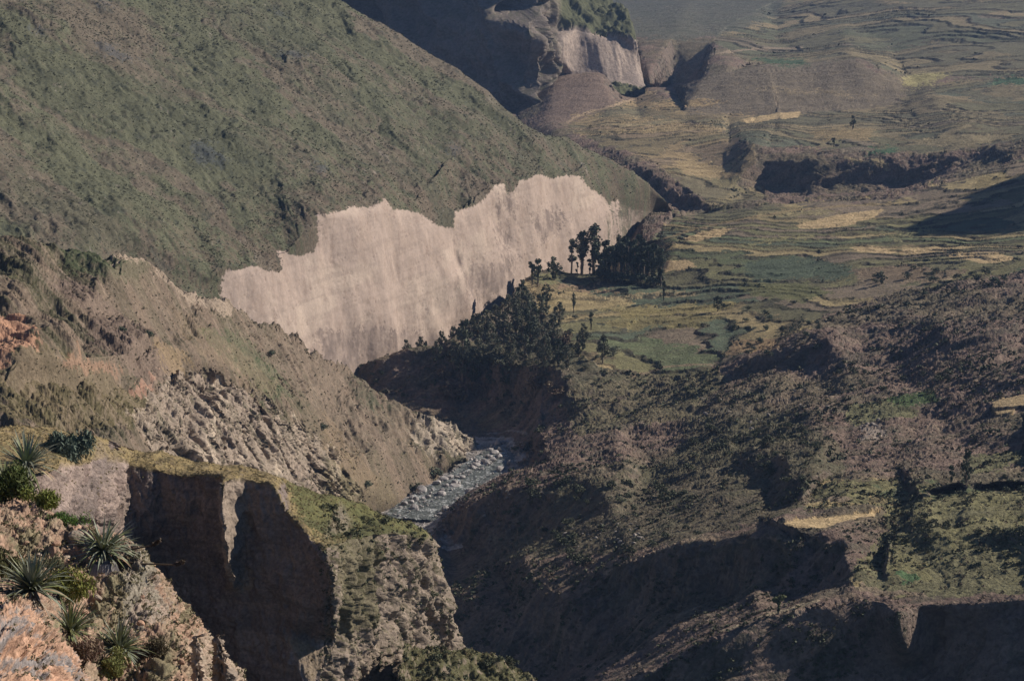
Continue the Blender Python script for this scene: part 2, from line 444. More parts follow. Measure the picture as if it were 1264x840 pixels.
# ------------------------------------------------------------------ materials
def terrain_mat(name, s, bump=0.6, bdist=0.5, var=0.35, streak=None, rough=0.95):
    """soil / rock / turf: the tint of the ground with fine mottling; s = size in metres of the finest mottle"""
    m = bpy.data.materials.new(name); m.use_nodes = True
    n = m.node_tree.nodes; l = m.node_tree.links
    b = n['Principled BSDF']; b.inputs['Roughness'].default_value = rough
    b.inputs['Specular IOR Level'].default_value = 0.15
    a = n.new('ShaderNodeVertexColor'); a.layer_name = 'tint'
    tc = n.new('ShaderNodeTexCoord')
    mp = n.new('ShaderNodeMapping'); l.new(tc.outputs['Object'], mp.inputs[0])
    if streak: mp.inputs['Rotation'].default_value = streak[0]; mp.inputs['Scale'].default_value = streak[1]
    def noise(sc_, det, ro):
        t = n.new('ShaderNodeTexNoise'); t.inputs['Scale'].default_value = sc_; t.inputs['Detail'].default_value = det
        t.inputs['Roughness'].default_value = ro; l.new(mp.outputs[0], t.inputs['Vector']); return t
    n1 = noise(1/(s*3), 5, 0.65); n2 = noise(1/(s*18), 4, 0.6)
    mr = n.new('ShaderNodeMapRange'); l.new(n1.outputs[0], mr.inputs[0])
    mr.inputs[1].default_value = 0.28; mr.inputs[2].default_value = 0.72
    mr.inputs[3].default_value = 1-var; mr.inputs[4].default_value = 1+var
    mr2 = n.new('ShaderNodeMapRange'); l.new(n2.outputs[0], mr2.inputs[0])
    mr2.inputs[1].default_value = 0.3; mr2.inputs[2].default_value = 0.7
    mr2.inputs[3].default_value = 1-var*0.5; mr2.inputs[4].default_value = 1+var*0.5
    mu = n.new('ShaderNodeMath'); mu.operation = 'MULTIPLY'; l.new(mr.outputs[0], mu.inputs[0]); l.new(mr2.outputs[0], mu.inputs[1])
    vm = n.new('ShaderNodeVectorMath'); vm.operation = 'SCALE'; l.new(a.outputs[0], vm.inputs[0]); l.new(mu.outputs[0], vm.inputs['Scale'])
    l.new(vm.outputs[0], b.inputs['Base Color'])
    bp = n.new('ShaderNodeBump'); bp.inputs['Strength'].default_value = bump; bp.inputs['Distance'].default_value = bdist
    l.new(n1.outputs[0], bp.inputs['Height']); l.new(bp.outputs[0], b.inputs['Normal'])
    return m
def C(*a): return np.array(a, np.float32)
SOIL = C(.175,.125,.102); OLIVE = C(.125,.118,.062); STRAW = C(.30,.225,.125); BRIGHT = C(.56,.42,.24)
DGREEN = C(.045,.055,.030); GREEN = C(.095,.112,.058); TEAL = C(.075,.095,.062); PALE = C(.52,.41,.34)
def lerp(c, d, t):
    t = np.atleast_1d(np.clip(t, 0, 1)).astype(np.float32)[:, None]; return c*(1-t)+np.asarray(d, np.float32)*t
def hsh(i, j, k=0):
    v = np.sin(i*127.1+j*311.7+k*74.7)*43758.5453
    return v-np.floor(v)
def rag(px, py, V, amp=4, L=60):   # ragged pixel coords for outlines
    return px+samp(3, V[:, 0]/L, V[:, 1]/L+V[:, 2]/L)*amp, py+samp(3, V[:, 1]/L+.37, V[:, 0]/L+V[:, 2]/L)*amp*0.6

OBJ = {}      # name -> displaced vertices for planting
# ------------------------------------------------------------------ valley
T1 = [(640,345),(700,330),(800,300),(830,268),(940,252),(1100,244),(1264,198),(1700,150),(1700,320),(1264,335),(1170,352),(1060,372),(1000,400),(900,446),(840,462),(740,455),(700,420),(670,385)]
T2 = [(690,152),(800,112),(860,136),(935,142),(930,178),(945,245),(880,257),(800,195),(740,178)]
T3 = [(870,150),(965,142),(1112,120),(1180,98),(1700,90),(1700,175),(1264,172),(1160,190),(930,180)]
T4 = [(850,104),(930,82),(1060,72),(1110,92),(1250,96),(1700,90),(1700,-50),(980,-10),(900,30),(880,50),(925,78)]
T5 = [(1020,588),(1110,592),(1180,600),(1700,600),(1700,735),(1130,735),(1050,725),(1060,690),(1100,650),(1090,628),(990,628)]
ROUGH = [(700,480),(860,465),(940,440),(1000,405),(1100,375),(1264,355),(1700,330),(1700,620),(1264,590),(1000,600),(900,600),(760,600),(640,600),(620,560),(690,520)]
FIELDS = [[(958,646),(985,641),(1050,635),(1092,631),(1066,640),(1015,652),(975,650)],
 [(1168,314),(1185,309),(1230,310),(1255,318),(1210,324)],
 [(1046,304),(1070,302),(1108,309),(1100,313),(1060,310)],
 [(1106,310),(1140,304),(1182,303),(1165,309),(1125,314)],
 [(1225,494),(1264,486),(1300,484),(1300,498),(1264,500),(1225,503)],
 [(1228,507),(1254,504),(1250,508),(1230,512)],
 [(980,277),(1040,263),(1090,258),(1076,269),(1030,281),(990,282)],
 [(843,293),(870,284),(907,280),(890,291),(858,298)],
 [(915,147),(960,140),(990,137),(986,144),(920,151)],
 [(818,322),(850,320),(860,328),(820,336)]]
def shade_valley(V, N, px, py):
    x, y, z = V.T
    rx, ry = rag(px, py, V, 3.5, 500)
    xs, ys = x*.4, y-.26*x
    n1 = samp(0, x/900, y/900); n2 = samp(3, xs/220, ys/220); n3 = samp(2, xs/110+.3, ys/110); n4 = samp(1, x/1600+.4, y/700)
    col = np.tile(SOIL, (len(V), 1))
    col = lerp(col, C(.135,.112,.075), sstep(-.3, 1.2, n1))
    col = lerp(col, C(.21,.165,.12), sstep(.3, 1.4, n2)*.7)
    col = lerp(col, C(.08,.075,.055), sstep(.2, 1.2, n3)*.65)
    def green_zone(poly, c, s):
        nonlocal col
        m = inpoly(rx, ry, poly); col = lerp(col, c, m*s)
    green_zone([(640,600),(760,585),(830,560),(850,520),(960,510),(1040,540),(1040,600),(960,640),(850,660),(700,690),(620,690)], C(.085,.085,.048), .6)
    green_zone([(545,715),(620,690),(750,700),(640,760),(570,800)], C(.15,.115,.08), .6)
    green_zone([(680,480),(860,440),(900,470),(850,520),(720,540)], C(.12,.118,.06), .6)
    green_zone([(500,425),(650,335),(700,345),(760,380),(770,470),(690,475),(600,455),(520,445)], C(.085,.082,.05), .75)
    par = np.zeros(len(V), bool)
    for t, Lx, Ly, st in ((T1, 75, 26, 1), (T2, 110, 40, 2), (T3, 130, 55, 3), (T4, 170, 70, 4), (T5, 45, 14, 5)):
        m = inpoly(rx, ry, t)
        if not m.any(): continue
        wx = x+samp(1, x/900, y/900)*12+0.25*y; wy = y+samp(0, x/900+.5, y/900)*20+0.12*x
        j = TER_K[0] if st < 5 else np.floor(wy/Ly)
        i = np.floor(wx/Lx+hsh(j, st)*7)
        h = hsh(i, j, st); g = hsh(i, j, st+9)
        c = np.empty((len(V), 3), np.float32)
        c[:] = OLIVE
        for lo, hi, cc in ((0,.16,C(.115,.108,.06)),(.16,.38,C(.24,.19,.10)),(.38,.5,C(.14,.13,.065)),(.5,.64,C(.16,.125,.09)),(.64,.74,GREEN*.95),(.74,.84,TEAL),(.84,.93,C(.30,.23,.125)),(.93,1.01,C(.12,.115,.058))):
            c[(h >= lo) & (h < hi)] = cc
        c *= (1.05+0.35*g)[:, None]
        c = lerp(c, C(.11,.10,.062), 0.15+0.15*n2)
        if st == 2: c = lerp(c, C(.26,.19,.115), .45)
        if st in (3, 4): c = lerp(c, C(.12,.11,.085), .45)
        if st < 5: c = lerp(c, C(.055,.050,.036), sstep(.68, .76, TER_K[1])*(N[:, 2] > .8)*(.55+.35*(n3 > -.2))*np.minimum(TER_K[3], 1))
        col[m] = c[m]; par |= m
    # brown mound and dry talus
    col[inpoly(rx, ry, [(845,106),(900,86),(1050,72),(1112,100),(1112,128),(1050,136),(900,142),(845,140)])] = C(.165,.135,.098)
    m = inpoly(rx, ry, [(660,150),(690,88),(800,100),(790,118),(730,140),(700,152)]); col[m] = C(.17,.125,.10)
    m = inpoly(rx, ry, [(700,140),(780,142),(860,150),(900,158),(880,166),(800,163),(720,156)])
    col[m] = lerp(col[m], C(.36,.27,.15), .35+.4*n2[m])
    # steep earth faces are bare and dark with scrub
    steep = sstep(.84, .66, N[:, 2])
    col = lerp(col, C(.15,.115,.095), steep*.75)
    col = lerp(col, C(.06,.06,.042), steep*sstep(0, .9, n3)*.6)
    # green and ochre plots
    for poly, c in (([(1085,496),(1150,491),(1158,503),(1090,506)], C(.075,.11,.045)), ([(915,322),(1000,318),(1062,330),(1050,343),(930,345)], TEAL*1.05),
                    ([(1068,184),(1110,182),(1106,190),(1070,191)], C(.06,.11,.06)), ([(1220,98),(1300,93),(1300,101),(1225,104)], C(.06,.105,.06)),
                    ([(926,70),(990,72),(1000,80),(960,81)], C(.07,.11,.06)), ([(1104,706),(1122,702),(1138,714),(1118,718)], C(.09,.15,.07)),
                    ([(1112,96),(1150,88),(1176,92),(1150,103),(1116,109)], C(.33,.29,.14)), ([(900,420),(950,417),(968,430),(903,437)], C(.30,.21,.12)),
                    ([(1000,160),(1080,158),(1075,170),(1005,172)], C(.26,.2,.11)), ([(1040,505),(1085,500),(1140,508),(1120,516),(1050,520)], C(.15,.145,.08)),
                    ([(760,382),(900,372),(905,380),(770,392)], C(.24,.2,.09)), ([(830,196),(870,200),(905,212),(880,222),(840,212)], C(.33,.25,.14)),
                    ([(1190,560),(1264,552),(1300,560),(1264,572),(1200,580)], C(.15,.145,.08)), ([(700,366),(800,362),(862,359),(862,362),(760,367),(700,370)], C(.30,.24,.14)), ([(735,379),(860,374),(862,377),(740,383)], C(.26,.22,.11)), ([(690,352),(760,356),(762,359),(692,356)], C(.28,.2,.13)), ([(905,300),(1000,288),(1010,292),(915,304)], C(.22,.2,.1)), ([(1090,290),(1150,280),(1160,284),(1100,294)], C(.2,.19,.1)), ([(930,262),(1010,258),(1040,262),(940,268)], C(.26,.22,.12)), ([(1110,345),(1170,340),(1190,345),(1120,350)], C(.3,.23,.15)), ([(1040,196),(1100,200),(1090,205),(1045,202)], C(.3,.24,.14)), ([(1130,172),(1230,166),(1264,170),(1150,178)], C(.24,.2,.12)), ([(760,128),(860,122),(900,128),(800,133)], C(.34,.25,.14)), ([(900,108),(1000,112),(1100,118),(1000,116)], C(.24,.19,.12)), ([(735,395),(850,388),(905,388),(860,402),(760,404)], C(.2,.17,.08)),
                    ([(1060,526),(1085,522),(1092,530),(1068,538)], C(.30,.25,.21)), ([(905,345),(1000,350),(1040,362),(980,372),(920,360)], C(.13,.13,.06)),
                    ([(1050,330),(1120,326),(1200,334),(1150,346),(1060,345)], C(.20,.15,.10)), ([(830,690),(960,660),(1045,668),(1040,680),(960,678)], C(.12,.10,.07)),
                    ([(1200,225),(1240,210),(1245,222),(1210,232)], C(.25,.2,.1))):
        m = inpoly(rx, ry, poly); col[m] = c*(0.92+0.12*n2[m])[:, None]
    # foot paths
    for line, wd, c in (([(745,701),(790,683),(840,666),(900,662)], 1.6, C(.28,.21,.15)), ([(888,778),(940,760),(985,748),(1010,740)], 1.8, C(.3,.25,.17)),
                     ([(700,150),(730,137),(770,126),(810,112)], 1.3, C(.32,.24,.16)), ([(880,66),(930,60),(990,58)], 1.2, C(.28,.22,.16)),
                     ([(800,300),(850,284),(900,272),(1000,256),(1100,250)], 1.2, C(.26,.2,.11)), ([(860,668),(930,664),(1000,668)], 1.2, C(.24,.18,.13)),
                     ([(780,462),(830,450),(880,448)], 1.3, C(.24,.18,.12)), ([(600,536),(650,533)], 1.0, C(.3,.27,.24))):
        for (ax, ay), (bx, by) in zip(line[:-1], line[1:]):
            u = np.clip(((px-ax)*(bx-ax)+(py-ay)*(by-ay))/((bx-ax)**2+(by-ay)**2), 0, 1)
            d = np.hypot(px-ax-u*(bx-ax), (py-ay-u*(by-ay)))
            col = lerp(col, c, (d < wd)*.8)
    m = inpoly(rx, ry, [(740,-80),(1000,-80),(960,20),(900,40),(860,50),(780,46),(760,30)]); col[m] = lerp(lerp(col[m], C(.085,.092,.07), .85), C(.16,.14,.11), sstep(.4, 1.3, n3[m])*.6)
    # river gravel
    m = (z < -226.2) & (y > 660) & (y < 830) & (px > 440) & (py > 540)
    g = C(.38,.35,.33)*(0.8+0.25*n3[m])[:, None]
    col[m] = g
    col = col*1.22+.008
    return np.clip(col, .01, .8)
def mould_valley(V, N, px, py):
    x, y, z = V.T
    rough = np.full(len(V), .62)
    rg = inpoly(px, py, ROUGH); rough[rg] = .8
    rough = rough*(1-.65*sstep(1250, 1600, y))
    ter = np.zeros(len(V))
    for t in (T1, T2, T3, T4): ter[inpoly(px, py, t)] = 1
    ter5 = inpoly(px, py, T5)*1.0
    rough = np.where(ter > 0, .06, rough); rough = np.where(ter5 > 0, .5, rough)
    for f in FIELDS: rough[inpoly(px, py, f)] = .03
    water = (z < -226.5) & (px > 440) & (py > 540) & (y < 830)
    rough[water] = .18
    ds = np.clip(y/800, .55, 1.5)
    q = lambda t, L, a=0, b=0: samp(t, (x*.42)/L+a, (y-.26*x)/L+b)
    steep = sstep(.9, .7, N[:, 2])
    d = rough*ds*(1.5*q(0, 420)+.7*(1-2*np.abs(q(0, 300, .2)))+.34*q(4, 120)+.22*(1-2*np.abs(q(4, 60, .7)))+.09*q(3, 40))
    # ribs and gullies down the steep faces
    rib = (1-2*np.abs(samp(1, (x*.4-y*.9)/260, z/520)))*.9+samp(4, (x*.4-y*.9)/110, z/200)*.35+samp(3, x/40, z/50+y/40)*.06
    rib = np.clip(rib, -1.6, .5)
    d = d*(1-.5*steep)+steep*rib*np.clip(y/700, .5, 2.0)
    Z = z+d
    # farmed steps
    global TER_K
    def stepf(Z, h, sh):
        u = Z/h; k = np.floor(u); f = u-k
        return (k+f*.25+.75*sstep(1-sh, 1.0, f))*h
    far_ = (y > 1350)
    h = np.where(inpoly(px, py, T4), 2.6, np.where(far_, 1.5, 1.4))
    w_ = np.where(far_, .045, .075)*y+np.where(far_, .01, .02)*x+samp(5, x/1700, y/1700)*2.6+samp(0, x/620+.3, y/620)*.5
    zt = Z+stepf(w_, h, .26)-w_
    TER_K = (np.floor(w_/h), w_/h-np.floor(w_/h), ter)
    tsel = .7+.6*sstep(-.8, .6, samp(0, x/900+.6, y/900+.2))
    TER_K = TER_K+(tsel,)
    Z = np.where(ter > 0, Z+(zt-Z)*sstep(.945, .98, N[:, 2])*tsel, Z)
    lo = samp(0, x/2200, y/2200)*1.8
    h5 = 1.5
    Z = np.where(ter5 > 0, .6*Z+.4*(stepf(Z+lo*2, h5, .35)-lo*2), Z)
    V = V.copy(); V[:, 2] = Z
    s2 = steep > .3
    V[:, 0] -= steep*rib*.7; V[:, 1] -= steep*rib*.5
    return V

def split_obj(name, V, T, mat, col, masks):
    """cuts the sheet into neighbouring structure objects along face borders"""
    rest = np.ones(len(T), bool)
    for nm, mk in masks:
        f = mk[T].all(1) & rest
        if f.sum() < 4: continue
        rest &= ~f
        u, inv = np.unique(T[f], return_inverse=True)
        mesh_obj(nm, V[u], inv.reshape(-1, 3), mat, col[u], smooth_f=True)
    u, inv = np.unique(T[rest], return_inverse=True)
    mesh_obj(name, V[u], inv.reshape(-1, 3), mat, col[u], smooth_f=True)

V, T = make(val, tol1=5, sm=4, tol=Q)
N = normals(V, T); px, py = proj(V)
V2 = mould_valley(V, N, px, py)
N2 = normals(V2, T)
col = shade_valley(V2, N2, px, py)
fm = []
rx, ry = rag(px, py, V, .8, 600)
for f in FIELDS:
    k = inpoly(rx, ry, f)
    col[k] = BRIGHT*(0.92+0.1*samp(2, V[k, 0]/60, V[k, 1]/60))[:, None]
    fm.append(('harvested_field', k))
MV = terrain_mat('valley earth', .42, bump=1.0, bdist=1.1, var=.42)
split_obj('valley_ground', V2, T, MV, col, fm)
OBJ['valley'] = (V2, N2, col)
log('valley', len(V2), len(T))

# ------------------------------------------------------------------ green mountainside and pale cliff
V, T = make(hill, tol1=5, sm=3, tol=Q)
N = normals(V, T); px, py = proj(V)
x, y, z = V.T
tt = -0.901*(x+114.5)+0.433*(y-800); ss = 0.433*(x+114.5)+0.901*(y-800)
cl = sstep(.72, .5, N[:, 2])*(px < 800)*(tt < 25)
warp = samp(0, ss/900, tt/900)*14
ch = 1-np.abs(samp(1, (ss+warp)/700+.13, tt/5200))*1.9      # long shallow runnels down the slope
ch2 = 1-np.abs(samp(4, (ss+warp*.6)/260+.5, tt/1900))*1.9
dh = sstep(745, 790, px)*(samp(0, ss/120, tt/120)*1.1+samp(4, ss/60, tt/60)*.25)+ch*.45+ch2*.14+samp(4, x/150, y/150)*.05+samp(0, x/700, y/700)*1.3+samp(3, x/40, y/40)*.025
# small rock steps on the slope
wv = samp(5, ss/330+.31, z/900+.2)*.75+samp(5, ss/120+.1, z/420)*.16+samp(0, ss/260+.7, z/420)*.16+samp(4, ss/110, z/120)*.035+samp(3, ss/90, z/50)*.015-sstep(.07, .0, np.abs(samp(4, ss/300+.2, z/620)))*.30*(samp(5, ss/300, z/300) > -.3)
V2 = V.copy()
V2[:, 2] += dh*(1-cl)*sstep(0, 14, tt+6)
V2[:, 0] += .901*wv*cl; V2[:, 1] += -.433*wv*cl
N2 = normals(V2, T)
n1 = samp(0, x/800, y/800); n2 = samp(3, x/220, y/220); n3 = samp(2, x/90, y/90)
g = np.tile(C(.116,.119,.078), (len(V), 1))
st_ = samp(1, (ss+warp)/420+.7, tt/3000)
g = lerp(g, C(.150,.126,.097), sstep(-.1, 1.5, st_+.3*n2+.9*sstep(620, 120, px-.6*py+260)-.25))
g = lerp(g, C(.145,.115,.088), sstep(46, 6, tt)*sstep(-.6, .8, n2)*.8)
g = lerp(g, C(.098,.102,.068), sstep(.1, 1.3, n1-.4*n2)*.6)
g = lerp(g, C(.05,.058,.05), sstep(1.0, 1.7, n3)*.5)
g = lerp(g, C(.25,.22,.19), sstep(2.2, 2.6, samp(3, x/300+.4, y/300))*.7)
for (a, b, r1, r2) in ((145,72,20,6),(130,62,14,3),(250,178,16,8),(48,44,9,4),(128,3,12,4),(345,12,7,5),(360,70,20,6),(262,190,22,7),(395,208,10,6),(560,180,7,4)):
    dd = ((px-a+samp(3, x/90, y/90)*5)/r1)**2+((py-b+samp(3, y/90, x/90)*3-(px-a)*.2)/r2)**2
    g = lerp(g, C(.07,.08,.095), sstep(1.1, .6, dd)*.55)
w_ = np.tile(C(.46,.365,.315), (len(V), 1))
v1 = samp(4, ss/260+.2, z/420); v2 = samp(1, ss/600, z/330+.4); v3 = samp(4, ss/110, z/260)
w_ = lerp(w_, C(.40,.31,.26), sstep(-.2, 1.6, v1)*.5)
w_ = lerp(w_, C(.56,.46,.385), sstep(.2, 1.5, v2)*.5)
w_ = lerp(w_, C(.33,.25,.21), sstep(.9, 2.0, v3)*.5)
w_ = lerp(w_, C(.36,.285,.245), sstep(.2, 1.4, samp(4, z/70, ss/1100))*.45)
w_ = lerp(w_, C(.24,.19,.165), sstep(.06, .0, np.abs(samp(4, ss/300+.2, z/620)))*.45*(samp(5, ss/300, z/300) > -.3))
# grey stains, dark cracks and a darker foot, with their own outlines
for poly, s_ in (([(563,282),(572,282),(571,330),(575,400),(564,400),(566,330)], .35), ([(619,228),(636,236),(632,273),(634,333),(614,338),(617,280)], .7),
             ([(665,261),(680,256),(698,261),(698,285),(673,298),(664,290)], .8), ([(576,323),(618,323),(637,309),(630,357),(590,372),(574,350)], .65),
             ([(395,410),(470,402),(520,412),(560,404),(560,500),(380,500)], .75), ([(400,455),(440,440),(470,440),(440,480)], .5),
             ([(759,245),(768,250),(777,274),(768,274)], .9), ([(768,255),(830,255),(830,300),(775,290)], .4),
             ([(345,340),(352,340),(356,420),(346,400)], .2), ([(480,300),(500,300),(498,360),(484,350)], .15), ([(520,372),(524,372),(526,398),(520,398)], .5)):
    a, b = rag(px, py, V, 7, 260)
    w_ = lerp(w_, C(.215,.172,.155), inpoly(a, b, poly)*s_*(.75+.4*np.clip(v3, -1, 1)))
_a, _b = rag(px, py, V, 1.3, 120)
CLP = [(278,339),(284,333),(298,333),(308,327),(329,334),(346,336),(350,330),(348,318),(339,306),(354,308),(360,315),(372,316),(386,312),(392,301),(393,280),(390,264),(398,267),(412,262),(427,259),(455,254),(468,250),(474,245),(484,258),(510,260),(527,268),(541,279),(558,282),(559,262),(575,257),(588,253),(602,241),(611,228),(623,227),(628,240),(635,235),(642,223),(655,220),(664,214),(683,220),(700,217),(716,217),(723,229),(742,240),(754,252),(762,246),(778,257),(800,262),(814,261),(829,252),(900,300),(900,900),(279,900),(276,352)]
clf = inpoly(_a, _b, CLP)*1.0
clf *= (px < 760+10*n2)*1.0+(px >= 760+10*n2)*(.35+.4*np.clip(v1, -.5, 1))
col = lerp(g, w_, 0*clf)
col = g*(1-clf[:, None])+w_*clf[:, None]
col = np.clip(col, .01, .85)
MH = terrain_mat('mountain turf', .4, bump=.6, bdist=.5, var=.32)
MC = terrain_mat('pale cliff rock', .45, bump=.35, bdist=.3, var=.11, streak=((0, 0, 0), (1, 1, 1.0)))
isc = clf > .5
f = isc[T].all(1)
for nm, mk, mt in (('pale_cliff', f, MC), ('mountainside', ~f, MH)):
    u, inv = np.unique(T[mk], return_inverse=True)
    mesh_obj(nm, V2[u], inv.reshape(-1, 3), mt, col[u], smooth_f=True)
OBJ['hill'] = (V2, N2, col)
log('hill', len(V2), len(T))

# ------------------------------------------------------------------ rocky spur
V, T = make(spur, tol1=5, sm=4, tol=Q)
N = normals(V, T); px, py = proj(V); x, y, z = V.T
a, b = rag(px, py, V, 6, 300)
RK = [(205,470),(250,455),(300,470),(360,520),(420,560),(440,620),(380,620),(300,590),(230,590),(190,560),(160,520),(180,480)]
NOSE = [(520,508),(560,518),(596,540),(600,575),(560,575),(530,560),(505,530)]
MID = [(300,395),(360,420),(440,470),(520,520),(500,560),(430,560),(380,500),(330,450)]
rk = inpoly(a, b, RK)*1.0; ns = inpoly(a, b, NOSE)*1.0; md = inpoly(a, b, MID)*1.0
ss2 = x+y*.09                                     # across the fall line
ribs = 1-2*np.abs(samp(0, (ss2+samp(0, x/300, y/300)*5)/190, z/1100))
ribs2 = 1-2*np.abs(samp(0, ss2/80+.3, z/500))
cc_ = .39*x+.92*y; aa_ = .92*x-.39*y
d = (1-2*np.abs(samp(0, cc_/210+.1, aa_/1500)))*.7+samp(4, cc_/90, aa_/500)*.12+samp(0, x/500, y/500)*1.5+samp(4, x/140, y/140)*.25+samp(3, x/60, y/60)*.05+ribs*.3+ribs2*.07
V2 = V.copy(); V2[:, 2] += d*sstep(.3, .7, N[:, 2])
am = rk*1.25+ns*.9+md*.4
V2[:, 0] += am*ribs*.6; V2[:, 1] -= am*ribs*.7; V2[:, 0] += am*.35*ribs2; V2[:, 1] -= am*.35*ribs2
V2[:, 1] += am*.05*samp(4, (x+y*.5)/60, z/90)
bm = py > 540; 
N2 = normals(V2, T)
n1 = samp(0, x/450, y/450); n2 = samp(3, x/130, y/130); n3 = samp(2, x/60, y/60)
col = np.tile(C(.155,.122,.092), (len(V), 1))
col = lerp(col, C(.11,.105,.06), sstep(-.4, 1.1, n1))
col = lerp(col, C(.23,.175,.13), sstep(.2, 1.4, n2)*.7)
col = lerp(col, C(.08,.075,.05), sstep(.3, 1.3, n3)*.5)
fs_ = samp(2, cc_/110+.3, aa_/900); fs2 = samp(3, cc_/60, aa_/500+.2)
col = lerp(col, C(.24,.18,.135), sstep(0, 1.3, fs_)*.7); col = lerp(col, C(.080,.078,.046), sstep(-.2, 1.0, -fs_)*.75); col = lerp(col, C(.30,.25,.20), sstep(.8, 1.8, fs2)*.5)
for poly, c, s_ in (([(0,430),(60,430),(160,470),(200,500),(160,530),(0,540)], C(.15,.125,.065), .7),
                  ([(70,300),(140,300),(190,330),(150,345),(90,335)], C(.075,.095,.05), .75),
                  ([(240,395),(290,410),(345,450),(358,495),(330,490),(290,450)], C(.075,.105,.05), .95),
                  ([(138,296),(170,302),(240,345),(300,380),(290,392),(230,362),(180,325),(145,315)], C(.40,.32,.25), .9),
                  ([(60,340),(100,350),(170,400),(230,470),(180,470),(120,420)], C(.19,.14,.115), .8),
                  ([(205,370),(260,400),(340,480),(330,490),(250,430)], C(.30,.22,.14), .35),
                  ([(-60,385),(20,388),(52,432),(-60,434)], C(.52,.30,.20), .9), ([(75,440),(140,450),(150,462),(90,455)], C(.42,.24,.16), .7),
                  ([(160,468),(190,462),(186,476),(165,478)], C(.45,.26,.19), .8), ([(190,430),(225,430),(240,470),(215,470)], C(.36,.26,.13), .6),
                  (RK, C(.34,.275,.225), .8), (NOSE, C(.44,.37,.30), .8), (MID, C(.22,.175,.135), .6),
                  ([(400,560),(480,590),(500,620),(440,640),(400,610)], C(.16,.14,.075), .7),
                  ([(430,470),(470,490),(480,510),(450,500)], C(.07,.085,.05), .7), ([(400,500),(440,560),(470,600),(440,600),(400,560)], C(.25,.18,.11), .5)):
    col = lerp(col, c, inpoly(a, b, poly)*s_)
col = lerp(col, C(.46,.38,.30), rk*sstep(.3, 1.4, samp(2, ss2/90, z/300))*.8)
col = lerp(col, C(.10,.095,.06), (rk+ns)*sstep(.5, 1.5, n3)*.6)
steep = sstep(.7, .45, N2[:, 2]); col = lerp(col, C(.30,.23,.18), steep*.4*(1-rk)*(1-ns)); col = col*(.88+.14*(rk+ns))[:, None]
col = np.clip(col, .01, .8)
mesh_obj('rocky_spur', V2, T, terrain_mat('spur earth', .38, bump=.8, bdist=.6, var=.36), col, smooth_f=True)
OBJ['spur'] = (V2, N2, col)
log('spur', len(V2), len(T))

# ------------------------------------------------------------------ ledge, shaded cliff and tower
V, T = make(led, tol1=4, sm=3, tol=Q)
N = normals(V, T); px, py = proj(V); x, y, z = V.T
a, b = rag(px, py, V, 5, 80)
wall = sstep(.75, .5, N[:, 2])
u_ = x*.8+y*.25
fl = (1-2*np.abs(samp(0, u_/60, z/170)))*.55+(1-2*np.abs(samp(0, u_/24, z/60+.4)))*.22+samp(4, u_/20, z/34)*.035
strata = samp(0, z/30+.1, u_/300)*.05
tower = inpoly(px, py, [(402,640),(540,640),(700,900),(400,900)])*1.0
dd = wall*(fl*(.5+.5*tower+0.4*sstep(175, 150, px))+strata)
V2 = V.copy()
V2[:, 0] += N[:, 0]*dd; V2[:, 1] += N[:, 1]*dd
V2[:, 2] += (1-wall)*(samp(0, x/110, y/110)*.3+samp(4, x/40, y/40)*.06+samp(3, x/12, y/12)*.015)
N2 = normals(V2, T)
n2 = samp(3, x/40, y/40); n3 = samp(2, x/20, y/20+z/20)
grass = np.tile(C(.28,.215,.11), (len(V), 1))
grass = lerp(grass, C(.19,.155,.085), sstep(-.2, 1.2, n2)); grass = lerp(grass, C(.16,.125,.09), sstep(.3, 1.3, n3)*.6)
grass = lerp(grass, C(.085,.105,.04), inpoly(a, b, [(350,590),(480,625),(540,655),(520,675),(430,670),(380,650)])*.7)
wall = np.maximum(wall, inpoly(a, b, [(405,690),(440,672),(500,668),(545,690),(600,900),(400,900)])*1.0)
grass = lerp(grass, C(.06,.065,.035), inpoly(a, b, [(370,640),(450,640),(520,655),(520,680),(430,690)])*.5)
rock = np.tile(C(.205,.165,.15), (len(V), 1))
rock = lerp(rock, C(.28,.225,.195), sstep(-.3, 1.3, samp(2, z/30, u_/500)+.4*n2)*.8)
rock = lerp(rock, C(.32,.26,.20), tower*.55)
rock = lerp(rock, C(.36,.28,.245), sstep(175, 150, px)*sstep(-.3, .8, samp(5, z/40+.35, u_/600)+.4*n3)*.8)
rock = lerp(rock, C(.15,.11,.10), sstep(175, 150, px)*sstep(.4, 1.3, samp(2, u_/30, z/40))*.6)
rock = lerp(rock, C(.31,.25,.20), inpoly(a, b, [(265,585),(310,585),(306,730),(280,730)])*.8)  # rib painted paler, as if the sun caught it
rock = lerp(rock, C(.09,.085,.05), tower*sstep(.2, 1.2, n2+.5*n3)*.75)
rock = lerp(rock, C(.11,.105,.055), inpoly(a, b, [(412,660),(450,650),(480,670),(470,760),(430,800),(415,720)])*.65)
col = rock*wall[:, None]+grass*(1-wall[:, None])
col = np.clip(col, .01, .8)
mesh_obj('ledge_cliff', V2, T, terrain_mat('ledge rock', .16, bump=.9, bdist=.35, var=.4), col, smooth_f=True)
OBJ['ledge'] = (V2, N2, col)
log('ledge', len(V2), len(T))

V, T = make(shelf, tol1=4, sm=3, tol=Q)
V[:, 2] += samp(0, V[:, 0]/60, V[:, 1]/60)*.5+samp(4, V[:, 0]/20, V[:, 1]/20)*.1
N = normals(V, T); n2 = samp(3, V[:, 0]/30, V[:, 1]/30+V[:, 2]/30)
col = lerp(lerp(np.tile(C(.12,.115,.06), (len(V), 1)), C(.24,.19,.15), sstep(.7, .5, N[:, 2])), C(.06,.065,.035), sstep(0, 1, n2)*.6)
mesh_obj('rock_shelf', V, T, terrain_mat('shelf earth', .12, bump=.8, bdist=.22, var=.3), col, smooth_f=True)
OBJ['shelf'] = (V, N, col)

